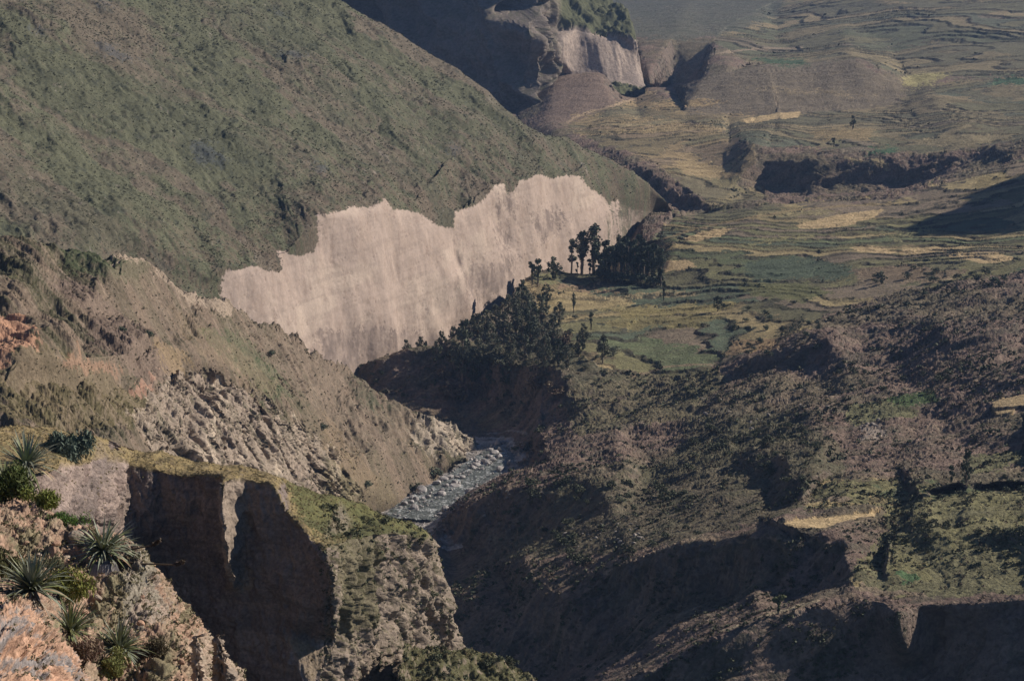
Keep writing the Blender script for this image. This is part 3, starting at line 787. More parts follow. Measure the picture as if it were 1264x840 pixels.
# ------------------------------------------------------------------ stony slope in front
V, T = make(crag, tol1=5, sm=3, tol=Q*.9)
N = normals(V, T); px, py = proj(V); x, y, z = V.T
a, b = rag(px, py, V, 7, 16)
low = inpoly(a, b, [(-300,690),(0,735),(40,748),(84,800),(105,850),(105,1000),(-300,1000)])*1.0
u_ = x*.9-y*.1+z*.35
d = samp(0, x/16, y/16+z/16)*.15+samp(4, x/6+y/6, z/6)*.04+samp(3, x/4+y/4, z/4)*.003+(1-2*np.abs(samp(4, x/8+y/8, z/8)))*.02
slab = (1-2*np.abs(samp(0, u_/5, z/20)))*.09+(1-2*np.abs(samp(4, u_/3, z/12)))*.012
V2 = V+N*(d*(1-.5*low)+slab*(low*1.2+.15))[:, None]
N2 = normals(V2, T)
n1 = samp(0, x/9, z/9+y/9); n2 = samp(3, x/5, z/5+y/5); n3 = samp(2, x/2.4, z/2.4+y/2)
col = np.tile(C(.40,.265,.195), (len(V), 1))
col = lerp(col, C(.30,.235,.17), sstep(-.4, 1.0, n1)*.8)
col = lerp(col, C(.48,.335,.25), sstep(.2, 1.2, n2)*.6)
col = lerp(col, C(.20,.17,.13), sstep(.3, 1.4, n3)*.6)
col = lerp(col, C(.17,.165,.10), sstep(.2, 1.2, samp(1, x/12+.4, z/12))*(1-low)*.75)
col = lerp(col, C(.55,.34,.24), low*.75)
col = lerp(col, C(.24,.24,.25), low*sstep(.1, .9, samp(2, u_/2.6+.2, z/14))*.85)
col = lerp(col, C(.30,.27,.24), inpoly(a, b, [(165,660),(215,760),(150,790),(150,700)])*.6)
col = lerp(col, C(.42,.34,.27), inpoly(a, b, [(240,780),(300,780),(330,900),(240,900)])*.7)
col = np.clip(col, .01, .8)
mesh_obj('stony_slope', V2, T, terrain_mat('stony slope earth', .035, bump=.9, bdist=.06, var=.4), col, smooth_f=True)
OBJ['crag'] = (V2, N2, col)
log('crag', len(V2), len(T))

# ------------------------------------------------------------------ far promontory
V, T = make(far, tol1=4, sm=2, tol=Q)
N = normals(V, T); px, py = proj(V); x, y, z = V.T
_a, _b = rag(px, py, V, 2.5, 400)
wall = np.maximum(inpoly(_a, _b, [(686,38),(715,36),(740,42),(787,48),(800,106),(740,100),(686,98)])*1.0, sstep(695, 684, px))
u_ = x*.9+y*.3
fl = (1-2*np.abs(samp(5, u_/420, z/900)))*(3+4*sstep(700, 680, px))+(1-2*np.abs(samp(0, u_/150, z/600)))*1.0
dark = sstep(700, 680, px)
V2 = V.copy(); V2[:, 0] += N[:, 0]*wall*fl*(.35+1.3*dark); V2[:, 1] += N[:, 1]*wall*fl*(.35+1.3*dark)
V2[:, 2] += (1-wall)*samp(0, x/300, y/300)*3
N2 = normals(V2, T)
n2 = samp(3, x/200, z/200)
col = np.tile(C(.30,.245,.215), (len(V), 1))
col = lerp(col, C(.42,.34,.29), sstep(-.5, 1.2, samp(2, u_/300, z/900)))
col = lerp(col, C(.22,.18,.16), sstep(.3, 1.6, n2)*.5)
col = lerp(col, C(.17,.145,.125), dark*.85)  # the flank's shade is painted into its rock colour
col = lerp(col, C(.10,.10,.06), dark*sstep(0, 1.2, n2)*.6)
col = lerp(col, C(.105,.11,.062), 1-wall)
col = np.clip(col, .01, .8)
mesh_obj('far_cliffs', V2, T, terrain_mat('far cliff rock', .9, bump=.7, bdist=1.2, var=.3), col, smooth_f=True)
log('far', len(V2))

# a mountain just outside the view on the right: its shadow lies across the fields
def peak(name, cx, cy, top_, R, sx, sy, col_, rot=0):
    n = 90
    g = np.linspace(-1.6, 1.6, n); X, Y = np.meshgrid(g, g)
    r = np.hypot(X, Y); X = X.ravel()*sx; Y = Y.ravel()*sy; r = r.ravel()
    x_ = cx+X*math.cos(rot)-Y*math.sin(rot); y_ = cy+X*math.sin(rot)+Y*math.cos(rot)
    hgt = top_+230
    zz = -230+hgt*np.clip(1-r*.85, -.1, 1)**1.0+samp(0, x_/700, y_/700)*6*(r > .1)
    V = np.stack([x_, y_, zz], 1)
    i = np.arange(n-1); I, J = np.meshgrid(i, i); k = (I*n+J).ravel()
    T = np.concatenate([np.stack([k, k+1, k+n+1], 1), np.stack([k, k+n+1, k+n], 1)])
    T = orient(V, T)
    mesh_obj(name, V, T, MV, np.tile(col_, (len(V), 1)), smooth_f=True)
peak('mountain', 505, 1205, -6, 1, 150, 330, SOIL, rot=-.25)

# ------------------------------------------------------------------ where things stand: nearest ground seen through a pixel
_allV = np.concatenate([v[0] for v in OBJ.values()]); _allN = np.concatenate([v[1] for v in OBJ.values()])
_px, _py = proj(_allV); _fw = _allV[:, 1]*cp-_allV[:, 2]*sp
_ok = (_fw > 20) & (_px > -60) & (_px < 1330) & (_py > -60) & (_py < 900)
_allV, _allN, _px, _py, _fw = _allV[_ok], _allN[_ok], _px[_ok], _py[_ok], _fw[_ok]
CELL = 4.0; GW = 350
_c = ((_py+60)//CELL).astype(np.int64)*GW+((_px+60)//CELL).astype(np.int64)
_near = np.full(GW*245, 1e9); np.minimum.at(_near, _c, _fw)
_vis = _fw < _near[_c]*1.02+.4
_nv = sum(len(OBJ[k][0]) for k in ('valley',))
_isv = np.zeros(len(_ok), bool); _isv[:_nv] = True; _isv = _isv[_ok]
_vi = np.nonzero(_isv & _vis)[0]
def pick_valley(px, py):
    j = _vi[np.argmin((_px[_vi]-px)**2+(_py[_vi]-py)**2)]
    return _allV[j].copy(), _allN[j]
def pick(px, py):
    if 535 < px < 830 and 300 < py < 545: return pick_valley(px, py)
    k = int((py+60)//CELL)*GW+int((px+60)//CELL)
    m = np.nonzero((_c == k) & _vis)[0]
    if len(m) == 0:
        m = np.argsort((_px-px)**2+(_py-py)**2)[:20]
        m = m[_vis[m]] if _vis[m].any() else m
    j = m[np.argmin((_px[m]-px)**2+(_py[m]-py)**2)]
    return _allV[j].copy(), _allN[j]
_src = np.concatenate([np.full(len(v[0]), i) for i, v in enumerate(OBJ.values())])[_ok][_vis]
visV = _allV[_vis]; visN = _allN[_vis]; vpx = _px[_vis]; vpy = _py[_vis]; vfw = _fw[_vis]
log('visible ground', len(visV))

def leaf_mat(name, c, var=.3, trans=0.0, rough=.7):
    m = bpy.data.materials.new(name); m.use_nodes = True
    n = m.node_tree.nodes; l = m.node_tree.links; b = n['Principled BSDF']
    b.inputs['Roughness'].default_value = rough; b.inputs['Specular IOR Level'].default_value = .25
    g = n.new('ShaderNodeNewGeometry'); oi = n.new('ShaderNodeObjectInfo')
    ad = n.new('ShaderNodeMath'); ad.operation = 'ADD'
    l.new(g.outputs['Random Per Island'], ad.inputs[0]); l.new(oi.outputs['Random'], ad.inputs[1])
    hs = n.new('ShaderNodeHueSaturation'); hs.inputs['Color'].default_value = (*c, 1)
    mr = n.new('ShaderNodeMapRange'); l.new(ad.outputs[0], mr.inputs[0]); mr.inputs[2].default_value = 2
    mr.inputs[3].default_value = 1-var; mr.inputs[4].default_value = 1+var
    l.new(mr.outputs[0], hs.inputs['Value'])
    mr2 = n.new('ShaderNodeMapRange'); l.new(g.outputs['Random Per Island'], mr2.inputs[0]); mr2.inputs[3].default_value = .47; mr2.inputs[4].default_value = .52
    l.new(mr2.outputs[0], hs.inputs['Hue'])
    l.new(hs.outputs[0], b.inputs['Base Color'])
    return m
def bark_mat(name, c):
    m = leaf_mat(name, c, .2); return m
def rock_mat(name, c, s):
    m = bpy.data.materials.new(name); m.use_nodes = True
    n = m.node_tree.nodes; l = m.node_tree.links; b = n['Principled BSDF']; b.inputs['Roughness'].default_value = .9
    tc = n.new('ShaderNodeTexCoord'); t = n.new('ShaderNodeTexNoise'); t.inputs['Scale'].default_value = s; t.inputs['Detail'].default_value = 5
    l.new(tc.outputs['Object'], t.inputs['Vector'])
    r = n.new('ShaderNodeValToRGB'); l.new(t.outputs[0], r.inputs[0])
    r.color_ramp.elements[0].position = .32; r.color_ramp.elements[0].color = (*[v*.6 for v in c], 1)
    r.color_ramp.elements[1].position = .66; r.color_ramp.elements[1].color = (*[v*1.2 for v in c], 1)
    oi = n.new('ShaderNodeObjectInfo'); hs = n.new('ShaderNodeHueSaturation')
    mr = n.new('ShaderNodeMapRange'); l.new(oi.outputs['Random'], mr.inputs[0]); mr.inputs[3].default_value = .7; mr.inputs[4].default_value = 1.15
    l.new(mr.outputs[0], hs.inputs['Value']); l.new(r.outputs[0], hs.inputs['Color']); l.new(hs.outputs[0], b.inputs['Base Color'])
    bp = n.new('ShaderNodeBump'); bp.inputs['Strength'].default_value = .6; l.new(t.outputs[0], bp.inputs['Height']); bp.inputs['Distance'].default_value = .3/s
    l.new(bp.outputs[0], b.inputs['Normal'])
    return m
def raw_mesh(name, V, T, mat):
    me = bpy.data.meshes.new(name)
    V = np.asarray(V, np.float32); T = np.asarray(T)
    me.vertices.add(len(V)); me.vertices.foreach_set('co', V.ravel())
    me.loops.add(T.size); me.loops.foreach_set('vertex_index', T.ravel().astype(np.int32))
    me.polygons.add(len(T)); me.polygons.foreach_set('loop_start', np.arange(0, T.size, T.shape[1], dtype=np.int32))
    me.update(calc_edges=True); me.materials.append(mat)
    return me
def tube(pts, rad, n=7):
    pts = np.array(pts, float); V = []; T = []
    for i, p in enumerate(pts):
        d = pts[min(i+1, len(pts)-1)]-pts[max(i-1, 0)]; d /= np.linalg.norm(d)+1e-9
        u = np.cross(d, [0.3, 1, .1]); u /= np.linalg.norm(u); v = np.cross(d, u)
        a = np.arange(n)*2*math.pi/n
        V.append(p+rad[i]*(np.cos(a)[:, None]*u+np.sin(a)[:, None]*v))
    for i in range(len(pts)-1):
        for k in range(n):
            a, b = i*n+k, i*n+(k+1) % n
            T += [(a, b, b+n), (a, b+n, a+n)]
    return np.concatenate(V), np.array(T)
def join(parts):
    V = []; T = []; o = 0
    for v, t in parts: V.append(v); T.append(np.asarray(t)+o); o += len(v)
    return np.concatenate(V), np.concatenate(T)
def leaf_cloud(r, centers, radii, n_each, size, up=.3, stretch=1.0):
    """leaf sprays: small kites scattered in uneven clumps"""
    C_ = []; 
    for c, rd in zip(centers, radii):
        k = int(n_each)
        q = r.normal(size=(k, 3)); q /= np.linalg.norm(q, axis=1, keepdims=True); q *= (r.random((k, 1))**.45)
        C_.append(c+q*rd)
    c = np.concatenate(C_); n = len(c)
    d = r.normal(size=(n, 3)); d[:, 2] += up; d /= np.linalg.norm(d, axis=1, keepdims=True)
    e = np.cross(d, r.normal(size=(n, 3))); e /= np.linalg.norm(e, axis=1, keepdims=True)+1e-9
    s_ = size*(.6+.8*r.random((n, 1)))
    V = np.stack([c-d*s_*stretch*.5, c+e*s_*.32, c+d*s_*stretch*.5, c-e*s_*.32], 1).reshape(-1, 3)
    T = np.arange(n*4).reshape(-1, 4)
    return V, T
M_EUC = leaf_mat('eucalyptus leaves', (.085, .105, .068), .45)
M_EUC2 = leaf_mat('grey leaves', (.15, .16, .11), .35)
M_DRY = leaf_mat('dry leaves', (.22, .165, .11), .3)
M_BARK = bark_mat('pale bark', (.24, .19, .15))
M_SHR = leaf_mat('shrub leaves', (.085, .095, .055), .5)
M_SHR2 = leaf_mat('light shrub leaves', (.12, .135, .06), .4)
HIDE = bpy.data.collections.new('templates')   # never linked

def tree_proto(kind, seed):
    """unit tree, 1 m tall, scaled when planted"""
    r = np.random.default_rng(seed)
    cs, rs = [], []
    if kind == 'slim':
        tr = [(0,0,0),(.01,0,.3),(-.01,.01,.6),(0,0,.95)]; parts = [tube(tr, [.022,.017,.012,.004])]
        for k in range(34):
            h = .10+.88*r.random(); w_ = .062*math.sin(math.pi*min(1, (1.10-h)/.8))+.012
            a = r.random()*6.28; o = w_*1.1*r.random()
            cs.append(np.array([o*math.cos(a), o*math.sin(a), h])); rs.append(np.array([w_*.75, w_*.75, .085])*(.6+.7*r.random()))
        n_each, size = 60, .036
    elif kind == 'column':
        tr = [(0,0,0),(.01,.01,.4),(0,0,.9)]; parts = [tube(tr, [.028,.02,.006])]
        for k in range(16):
            h = .07+.89*r.random(); w_ = .13*math.sin(math.pi*min(1, (1.15-h)/.8))+.02
            a = r.random()*6.28; o = w_*.8*r.random()
            c = np.array([o*math.cos(a), o*math.sin(a), h]); cs.append(c); rs.append(np.array([w_*.65, w_*.65, .075]))
            parts.append(tube([(0,0,h-.08), c], [.008,.003], 4))
        n_each, size = 110, .055
    elif kind == 'broad':
        parts = [tube([(0,0,0),(.02,0,.25),(0,.02,.5),(.01,0,.8)], [.035,.028,.018,.006])]
        for k in range(44):
            h = .13+.84*r.random(); w_ = .26*math.sin(math.pi*min(1, (1.06-h)/.95))+.015
            a = r.random()*6.28; o = w_*r.random()**.5
            c = np.array([o*math.cos(a), o*math.sin(a), h]); cs.append(c); rs.append(np.array([.065,.065,.075])*(.5+.9*r.random()))
            if k % 3 == 0: parts.append(tube([(0,0,max(.1, h-.18)), c*np.array([.5,.5,1])-np.array([0,0,.05]), c], [.012,.008,.003], 4))
        n_each, size = 50, .05
    elif kind == 'open':
        parts = [tube([(0,0,0),(.015,0,.4),(-.01,.01,.7),(0,0,.97)], [.02,.016,.01,.004])]
        for k in range(10):
            h = .35+.6*r.random(); a = r.random()*6.28; o = .13*r.random()*(1.1-h)+.02
            c = np.array([o*math.cos(a), o*math.sin(a), h]); cs.append(c); rs.append(np.array([.05,.05,.06]))
            parts.append(tube([(0,0,h-.14), c], [.008,.003], 4))
        n_each, size = 60, .045
    else:   # bush
        parts = [tube([(0,0,-.1),(r.normal()*.1, r.normal()*.1, .35)], [.04,.02], 4), tube([(0,0,-.1),(.2,.1,.4)], [.03,.01], 4), tube([(0,0,-.1),(-.2,-.05,.4)], [.03,.01], 4)]
        for k in range(9):
            a = r.random()*6.28; o = .38*r.random()**.6
            c = np.array([o*math.cos(a), o*math.sin(a), .22+.5*r.random()*(1-o)]); cs.append(c); rs.append(np.array([.24,.24,.2])*(.7+.6*r.random()))
        n_each, size = 34, .13
    Vt, Tt = join(parts)
    Vc, Tc = leaf_cloud(r, cs, rs, n_each, size)
    return (Vt, Tt), (Vc, Tc)
PROTO = {}
for kind, nv in (('slim',3),('column',4),('broad',3),('open',2),('bush',5)):
    PROTO[kind] = [tree_proto(kind, 100+7*i+len(kind)) for i in range(nv)]
MESH = {}
def plant(name, kind, px, py, hpx, mat, label=None, cat='tree', group=None, wide=1.0, var=0, q=None):
    if q is None: q, _n = pick(px, py)
    fw = q[1]*cp-q[2]*sp; h = hpx*fw/F
    key = (kind, var % len(PROTO[kind]), mat.name)
    if key not in MESH:
        (a, b), (c, d) = PROTO[kind][key[1]]
        MESH[key] = (raw_mesh('trunk' if kind != 'bush' else 'stems', a, b, M_BARK), raw_mesh('crown' if kind != 'bush' else 'foliage', c, d, mat))
    e = bpy.data.objects.new(name, None); COL.objects.link(e)
    e.location = q-np.array([0, 0, .03*h]); e.scale = (h*wide, h*wide, h); e.rotation_euler = (0, 0, rng.random()*6.28)
    for nm, me in zip(('trunk', 'crown') if kind != 'bush' else ('stems', 'foliage'), MESH[key]):
        o = bpy.data.objects.new(nm, me); COL.objects.link(o); o.parent = e
    tag(e, label, cat, group)
    return e

GR = 'eucalyptus trees of the grove on the terrace'
TREES = [
 ('slim',733,338,64,M_EUC,'tallest slim eucalyptus of the grove, its tip standing against the pale cliff',1.7,GR),
 ('open',705,338,46,M_EUC2,'thin open eucalyptus with bare branches at the left of the sunlit gap',1.5,GR),
 ('slim',718,338,54,M_EUC2,'slender eucalyptus in the sunlit gap, just left of the tallest one',1.7,GR),
 ('column',747,340,46,M_EUC,'dark eucalyptus next to the right of the tallest slim one',.8,GR),
 ('slim',756,340,40,M_EUC,'short narrow eucalyptus in front of the middle of the grove',.9,GR),
 ('slim',763,338,50,M_EUC2,'narrow spire eucalyptus in the middle of the grove, pale against the cliff',.8,GR),
 ('column',771,340,54,M_EUC,'tall full eucalyptus in the middle of the dense part of the grove',.8,GR),
 ('column',779,342,46,M_EUC,'dark eucalyptus between the middle and the dense right end of the grove',.9,GR),
 ('column',788,342,54,M_EUC,'tall dark eucalyptus in the dense right end of the grove, left one of its crest',.9,GR),
 ('column',797,342,54,M_EUC,'tall dark eucalyptus at the crest of the dense right end of the grove',.9,GR),
 ('column',805,345,50,M_EUC,'dark eucalyptus second from the right edge of the grove',.9,GR),
 ('column',813,352,48,M_EUC,'dark eucalyptus at the right edge of the grove beside the straw field',.8,GR),
 ('broad',684,346,30,M_EUC,'round dark tree on the cliff brink left of the sunlit gap',1.1,None),
 ('column',656,352,36,M_EUC,'left of the two narrow trees on the brink of the terrace',.7,None),
 ('column',664,354,38,M_EUC,'right of the two narrow trees on the brink of the terrace',.8,None),
 ('broad',741,345,26,M_EUC,'low dark tree filling the foot of the grove under the tallest one',1,GR),
 ('slim',584,408,22,M_EUC,'small pointed tree alone on the bank edge against the cliff foot',1.2,None),
 ('broad',572,470,66,M_EUC2,'large grey green tree standing in front of the shaded river bend',.75,None),
 ('bush',562,492,30,M_DRY,'wide tan shrub at the foot of the large grey green tree',1.5,None),
 ('bush',588,486,24,M_DRY,'ochre shrub just right of the foot of the large grey green tree',1.0,None),
 ('bush',547,468,20,M_DRY,'small rusty shrub left of the large grey green tree',1.1,None),
 ('broad',640,400,40,M_EUC2,'feathery grey green tree below the brink, under the two narrow trees',.8,None),
 ('bush',616,452,18,M_EUC2,'rounded grey shrub right of the large grey green tree in the shade',1.3,None),
 ('broad',672,456,44,M_EUC2,'grey green tree on the wooded bank above the rusty shrubs',.7,None),
 ('broad',689,450,34,M_EUC,'dark tree touching the right side of the grey green bank tree',.8,None),
 ('bush',661,480,22,M_DRY,'rusty shrub at the left end of the reddish patch on the wooded bank',1.2,None),
 ('bush',684,486,18,M_DRY,'wide rusty shrub on the reddish patch beside the deep shade',1.7,None),
 ('slim',708,386,26,M_EUC2,'thin tree on the first terrace steps below the grove',1.1,None),
 ('slim',729,408,26,M_EUC,'dark narrow tree at the left end of the pale terrace strip',1.2,None),
 ('broad',745,448,36,M_EUC2,'pale stemmed tree at the right edge of the wooded bank',.8,None),
 ('bush',700,425,20,M_DRY,'tan leafed shrub in the middle of the wooded bank',1.3,None),
 ('slim',819,372,28,M_EUC,'lone thin tree on the terrace just below the right end of the grove',1.0,None),
 ('broad',886,384,20,M_EUC,'round dark tree alone among the middle terraces',1.1,None),
 ('broad',1088,350,16,M_EUC,'low dark round tree beside the bright green curved strip',1.5,None),
 ('column',1174,602,32,M_EUC,'shorter left tree of the pair on the right bench',.9,None),
 ('broad',1193,600,48,M_EUC,'taller right tree of the pair on the right bench',.55,None),
 ('broad',1240,602,18,M_SHR2,'small bright green tree near the right edge of the bench',1.2,None),
 ('column',961,757,30,M_SHR2,'green cone shaped tree on the shaded rim above the lower right cliff',1.5,None),
 ('broad',1052,160,18,M_EUC,'tiny dark tree on the far terraces below the brown mound',.8,None),
 ('column',1028,180,12,M_EUC,'tiny pointed tree above the shaded far ravine',1.2,None),
 ('slim',882,68,10,M_EUC,'very small tree on the rim of the far dark hollow',1.5,None),
 ('bush',300,398,18,M_EUC,'dark green bush on the spur just under its pale crest',1.3,None),
 ('bush',184,416,12,M_EUC,'small dark bush in the middle of the brown spur slope',1.2,None),
 ('bush',153,410,12,M_EUC,'small bluish dark bush left of its twin on the spur slope',1.2,None),
 ('bush',335,440,12,M_EUC,'dark bush by the green strip near the top of the spur',1.3,None),
 ('bush',538,588,16,M_EUC,'dark round bush on the river bank under the pale rock nose',1.6,None),
 ('bush',512,606,14,M_SHR,'olive bush on the river bank beside the boulders',1.8,None),
 ('bush',452,600,12,M_EUC,'dark bush on the dry slope above the ledge',1.4,None),
 ('bush',398,530,12,M_EUC,'dark bush right of the pale fluted rocks',1.5,None),
]
for px, py, h, k_ in ((742,342,38,'column'),(752,343,44,'column'),(760,343,42,'column'),(767,344,46,'column'),(775,345,48,'column'),(783,346,48,'column'),(791,347,46,'column'),(800,348,46,'column'),(808,349,44,'column'),(794,344,50,'slim'),(783,344,50,'slim'),(816,352,38,'column'),(748,341,40,'slim'),(728,342,24,'column'),(712,342,20,'open')):
    TREES.append((k_, px, py, h, M_EUC, 'dark eucalyptus crowded among the others in the dense right part of the grove' if px > 730 else 'low young eucalyptus at the foot of the grove', 1.05 if k_ == 'column' else 1.1, GR))
for k_ in range(13):
    TREES.append(('bush', 738+k_*6.2, 343+k_*.6+(k_%3), 13+(k_*5)%7, M_EUC, 'low dark shrub at the foot of the dense right part of the grove', 1.3, 'shrubs at the foot of the grove'))
for px, py, h in ((575,455,30),(590,450,28),(610,448,30),(630,455,26),(648,452,32),(585,475,22),(605,478,18),(625,472,20),(668,445,34),(560,450,24),(540,445,20),(720,425,22),(575,430,30),(590,418,26),(606,432,28),(622,420,30),(638,410,30),(655,415,34),(668,400,30),(682,425,30),(598,410,20),(612,402,22),(628,388,20),(645,372,22),(560,425,18),(520,440,22),(545,432,20),(500,438,16),(655,430,28),(630,440,24),(600,455,22),(700,455,24),(715,440,22),(650,400,30),(690,400,22),(675,375,20)):
    TREES.append(('broad', px, py, h*1.25, M_EUC if px % 2 else M_EUC2, 'dark bushy tree on the steep wooded bank above the shaded river bend', 1.0, 'bushy trees on the steep wooded bank'))
for i, (kind, px, py, h, mt, lab, wd, g) in enumerate(TREES):
    nm = {'bush': 'shrub', 'slim': 'slender_tree', 'column': 'eucalyptus_tree', 'broad': 'leafy_tree', 'open': 'sparse_tree'}[kind]
    plant(nm, kind, px, py, h, mt, lab, 'shrub' if kind == 'bush' else 'tree', g, wide=wd, var=i)

# countable shrubs that stand out of the scrub
SHRUB_ZONES = [
 ([(640,600),(760,585),(850,600),(870,660),(740,695),(640,690)], 46, 9, 16, M_SHR, 'dark green shrub on the bushy hump above the lower ravine', 'shrubs on the bushy hump above the lower ravine'),
 ([(850,520),(960,510),(1030,545),(1010,590),(940,610),(850,590)], 40, 8, 15, M_SHR, 'dark green shrub among the thicket left of the shaded gully', 'shrubs of the thicket left of the shaded gully'),
 ([(1100,610),(1264,600),(1264,690),(1120,690)], 34, 7, 13, M_SHR, 'green shrub on the grassy bench above the lower right cliff', 'shrubs on the grassy bench above the lower right cliff'),
 ([(880,380),(1020,370),(1010,440),(900,440)], 24, 6, 12, M_EUC, 'dark shrub between the middle terraces', 'shrubs between the middle terraces'),
 ([(1030,460),(1180,450),(1170,500),(1050,500)], 20, 7, 12, M_SHR, 'dark shrub beside the small green field under the rocky ridge', 'shrubs beside the small green field'),
 ([(600,430),(720,380),(760,440),(690,480)], 26, 8, 15, M_EUC2, 'grey green shrub on the wooded bank below the grove', 'shrubs on the wooded bank'),
 ([(380,610),(480,635),(535,665),(500,690),(420,680)], 26, 7, 14, M_SHR, 'green shrub on the top of the rock tower', 'shrubs on the top of the rock tower'),
 ([(430,690),(540,690),(560,790),(440,800)], 18, 6, 11, M_SHR, 'shrub clinging to the face of the rock tower', 'shrubs on the face of the rock tower'),
 ([(530,800),(640,815),(650,838),(520,838)], 16, 8, 15, M_SHR, 'shrub on the low shelf at the foot of the rock tower', 'shrubs on the shelf at the foot of the rock tower'),
 ([(1130,320),(1264,345),(1264,375),(1150,380),(1060,350)], 18, 7, 13, M_EUC, 'dark shrub along the bank under the pale straw fields', 'shrubs along the bank under the straw fields'),
]
for zi, (poly, cnt, h0, h1, mt, lab, grp) in enumerate(SHRUB_ZONES):
    idx = np.nonzero(inpoly(vpx, vpy, poly))[0]
    if len(idx) < 10: continue
    for k in rng.choice(idx, cnt):
        plant('shrub', 'bush', 0, 0, h0+(h1-h0)*rng.random()**1.6, mt, lab, 'shrub', grp, wide=1.0+.5*rng.random(), var=int(rng.integers(5)), q=visV[k])
log('trees and shrubs')

# ---- scrub and tussocks nobody could count
def scrub(name, sel, count, s0, s1, mat, tri=12, flat=.6):
    idx = np.nonzero(sel)[0]
    if len(idx) == 0: return
    k = rng.choice(idx, count)
    p = visV[k]; s_ = (s0+(s1-s0)*rng.random(count)**2.2)*vfw[k]/F
    q = rng.normal(size=(count, tri, 3)); q /= np.linalg.norm(q, axis=2, keepdims=True); q *= .5*rng.random((count, tri, 1))**.4
    q[..., 2] = np.abs(q[..., 2])*flat*1.6
    c = p[:, None, :]+q*s_[:, None, None]
    d = rng.normal(size=(count, tri, 3)); d /= np.linalg.norm(d, axis=2, keepdims=True)
    e = np.cross(d, rng.normal(size=(count, tri, 3))); e /= np.linalg.norm(e, axis=2, keepdims=True)+1e-9
    L = s_[:, None, None]*.34
    V = np.stack([c-d*L*.6, c+e*L*.5, c+d*L*.6, c-e*L*.5], 2).reshape(-1, 3)
    o = bpy.data.objects.new(name, raw_mesh(name, V, np.arange(len(V)).reshape(-1, 4), mat)); COL.objects.link(o)
    o['kind'] = 'stuff'
    return o
def scrub_tag(o, lab, cat):
    if o: o['label'] = lab; o['category'] = cat
vy = visV[:, 1]
right_ = (vpx > 480) & (vy > 380) & (vpy > 100) & ((vpx-820)*.55 < (vpy-262)+999)
onv = (_src == 0) & (vpx > 445) & (vy > 380) & (visV[:, 2] > -226.5)
hillm = (_src == 1) & ~inpoly(vpx, vpy, CLP) & ((visN[:, 2] > .2))
fieldm = np.zeros(len(vpx), bool)
for f in FIELDS: fieldm |= inpoly(vpx, vpy, f)
nz = samp(2, visV[:, 0]*.4/200, (visV[:, 1]-.26*visV[:, 0])/130); nz2 = samp(0, visV[:, 0]/500, visV[:, 1]/500)
ter_ = inpoly(vpx, vpy, T1) | inpoly(vpx, vpy, T2) | inpoly(vpx, vpy, T3) | inpoly(vpx, vpy, T4)
notcliff = visN[:, 2] > .62
scrub_tag(scrub('valley_scrub', onv & ~ter_ & ~fieldm & (vpy > 330) & (nz+nz2 > .7), 8000, 2, 9, M_SHR, 14), 'dark low scrub spread over the rough benches of the valley', 'scrub')
scrub_tag(scrub('dry_scrub', onv & ~ter_ & ~fieldm & (vpy > 330) & (nz > -.5), 9000, 2, 6, leaf_mat('dry scrub', (.17, .135, .09), .4), 12), 'dry brown scrub and weeds between the dark bushes of the valley', 'scrub')
scrub_tag(scrub('terrace_hedge', onv & ter_ & ~fieldm & ((vy < 1330) | (rng.random(len(vy)) < .12)) & (visN[:, 2] < .93) & notcliff, 1100, 2, 5, M_EUC, 12, .8), 'dark bushes lining the edges of the farmed terraces', 'hedge scrub')
scrub_tag(scrub('mountain_tussock', hillm & (visV[:, 1] > 600), 21000, 1.4, 3.6, leaf_mat('tussock', (.125, .13, .082), .3), 8), 'small grey green tussocks covering the mountainside', 'tussock grass')
scrub_tag(scrub('dark_tussock', hillm & (visV[:, 1] > 600), 4500, 1.1, 2.6, M_SHR, 8), 'darker low bushes dotted over the mountainside', 'low bushes')
spm = (_src == 2) & (visV[:, 2] > -226)
scrub_tag(scrub('spur_scrub', spm, 4500, 1.5, 4.5, leaf_mat('spur scrub', (.115, .112, .065), .4), 10), 'olive and brown scrub on the rocky spur', 'scrub')
ledm = (visV[:, 1] > 200) & (visV[:, 1] < 305) & (visN[:, 2] > .55)
scrub_tag(scrub('ledge_grass', ledm, 8000, 1.2, 4, leaf_mat('ledge grass', (.23, .19, .10), .4), 10, .8), 'dry yellow grass on the ledge top', 'grass')
ledc = (visV[:, 1] > 200) & (visV[:, 1] < 305) & (vpx > 395) & (vpy > 630)
scrub_tag(scrub('tower_scrub', ledc, 1500, 2.5, 8, M_SHR, 14), 'dark bushes clinging to the rock tower', 'scrub')
log('scrub')

# ------------------------------------------------------------------ river
bank_l = [(478,638),(498,622),(538,598),(578,573),(604,556),(616,548),(640,543)]
bank_r = [(538,642),(574,613),(604,592),(645,568),(656,556),(664,549),(680,540)]
WZ = -227.6
L_ = [P(a, b, WZ) for a, b in bank_l]; R_ = [P(a, b, WZ) for a, b in bank_r]
def resamp(p, n):
    p = np.array(p); s_ = np.r_[0, np.cumsum(np.linalg.norm(np.diff(p, axis=0), axis=1))]; t = np.linspace(0, s_[-1], n)
    return np.stack([np.interp(t, s_, p[:, k]) for k in range(3)], 1)
nu, nvv = 420, 90
A_ = resamp(L_, nu); B_ = resamp(R_, nu); t = np.linspace(-.12, 1.12, nvv)[None, :, None]
W_ = (A_[:, None]*(1-t)+B_[:, None]*t).reshape(-1, 3)
W_[:, 2] += samp(4, W_[:, 0]/60, W_[:, 1]/60)*.10+samp(3, W_[:, 0]/20, W_[:, 1]/20)*.05
I, J = np.meshgrid(np.arange(nu-1), np.arange(nvv-1), indexing='ij'); k = (I*nvv+J).ravel()
WT = np.stack([k, k+1, k+nvv+1, k+nvv], 1)
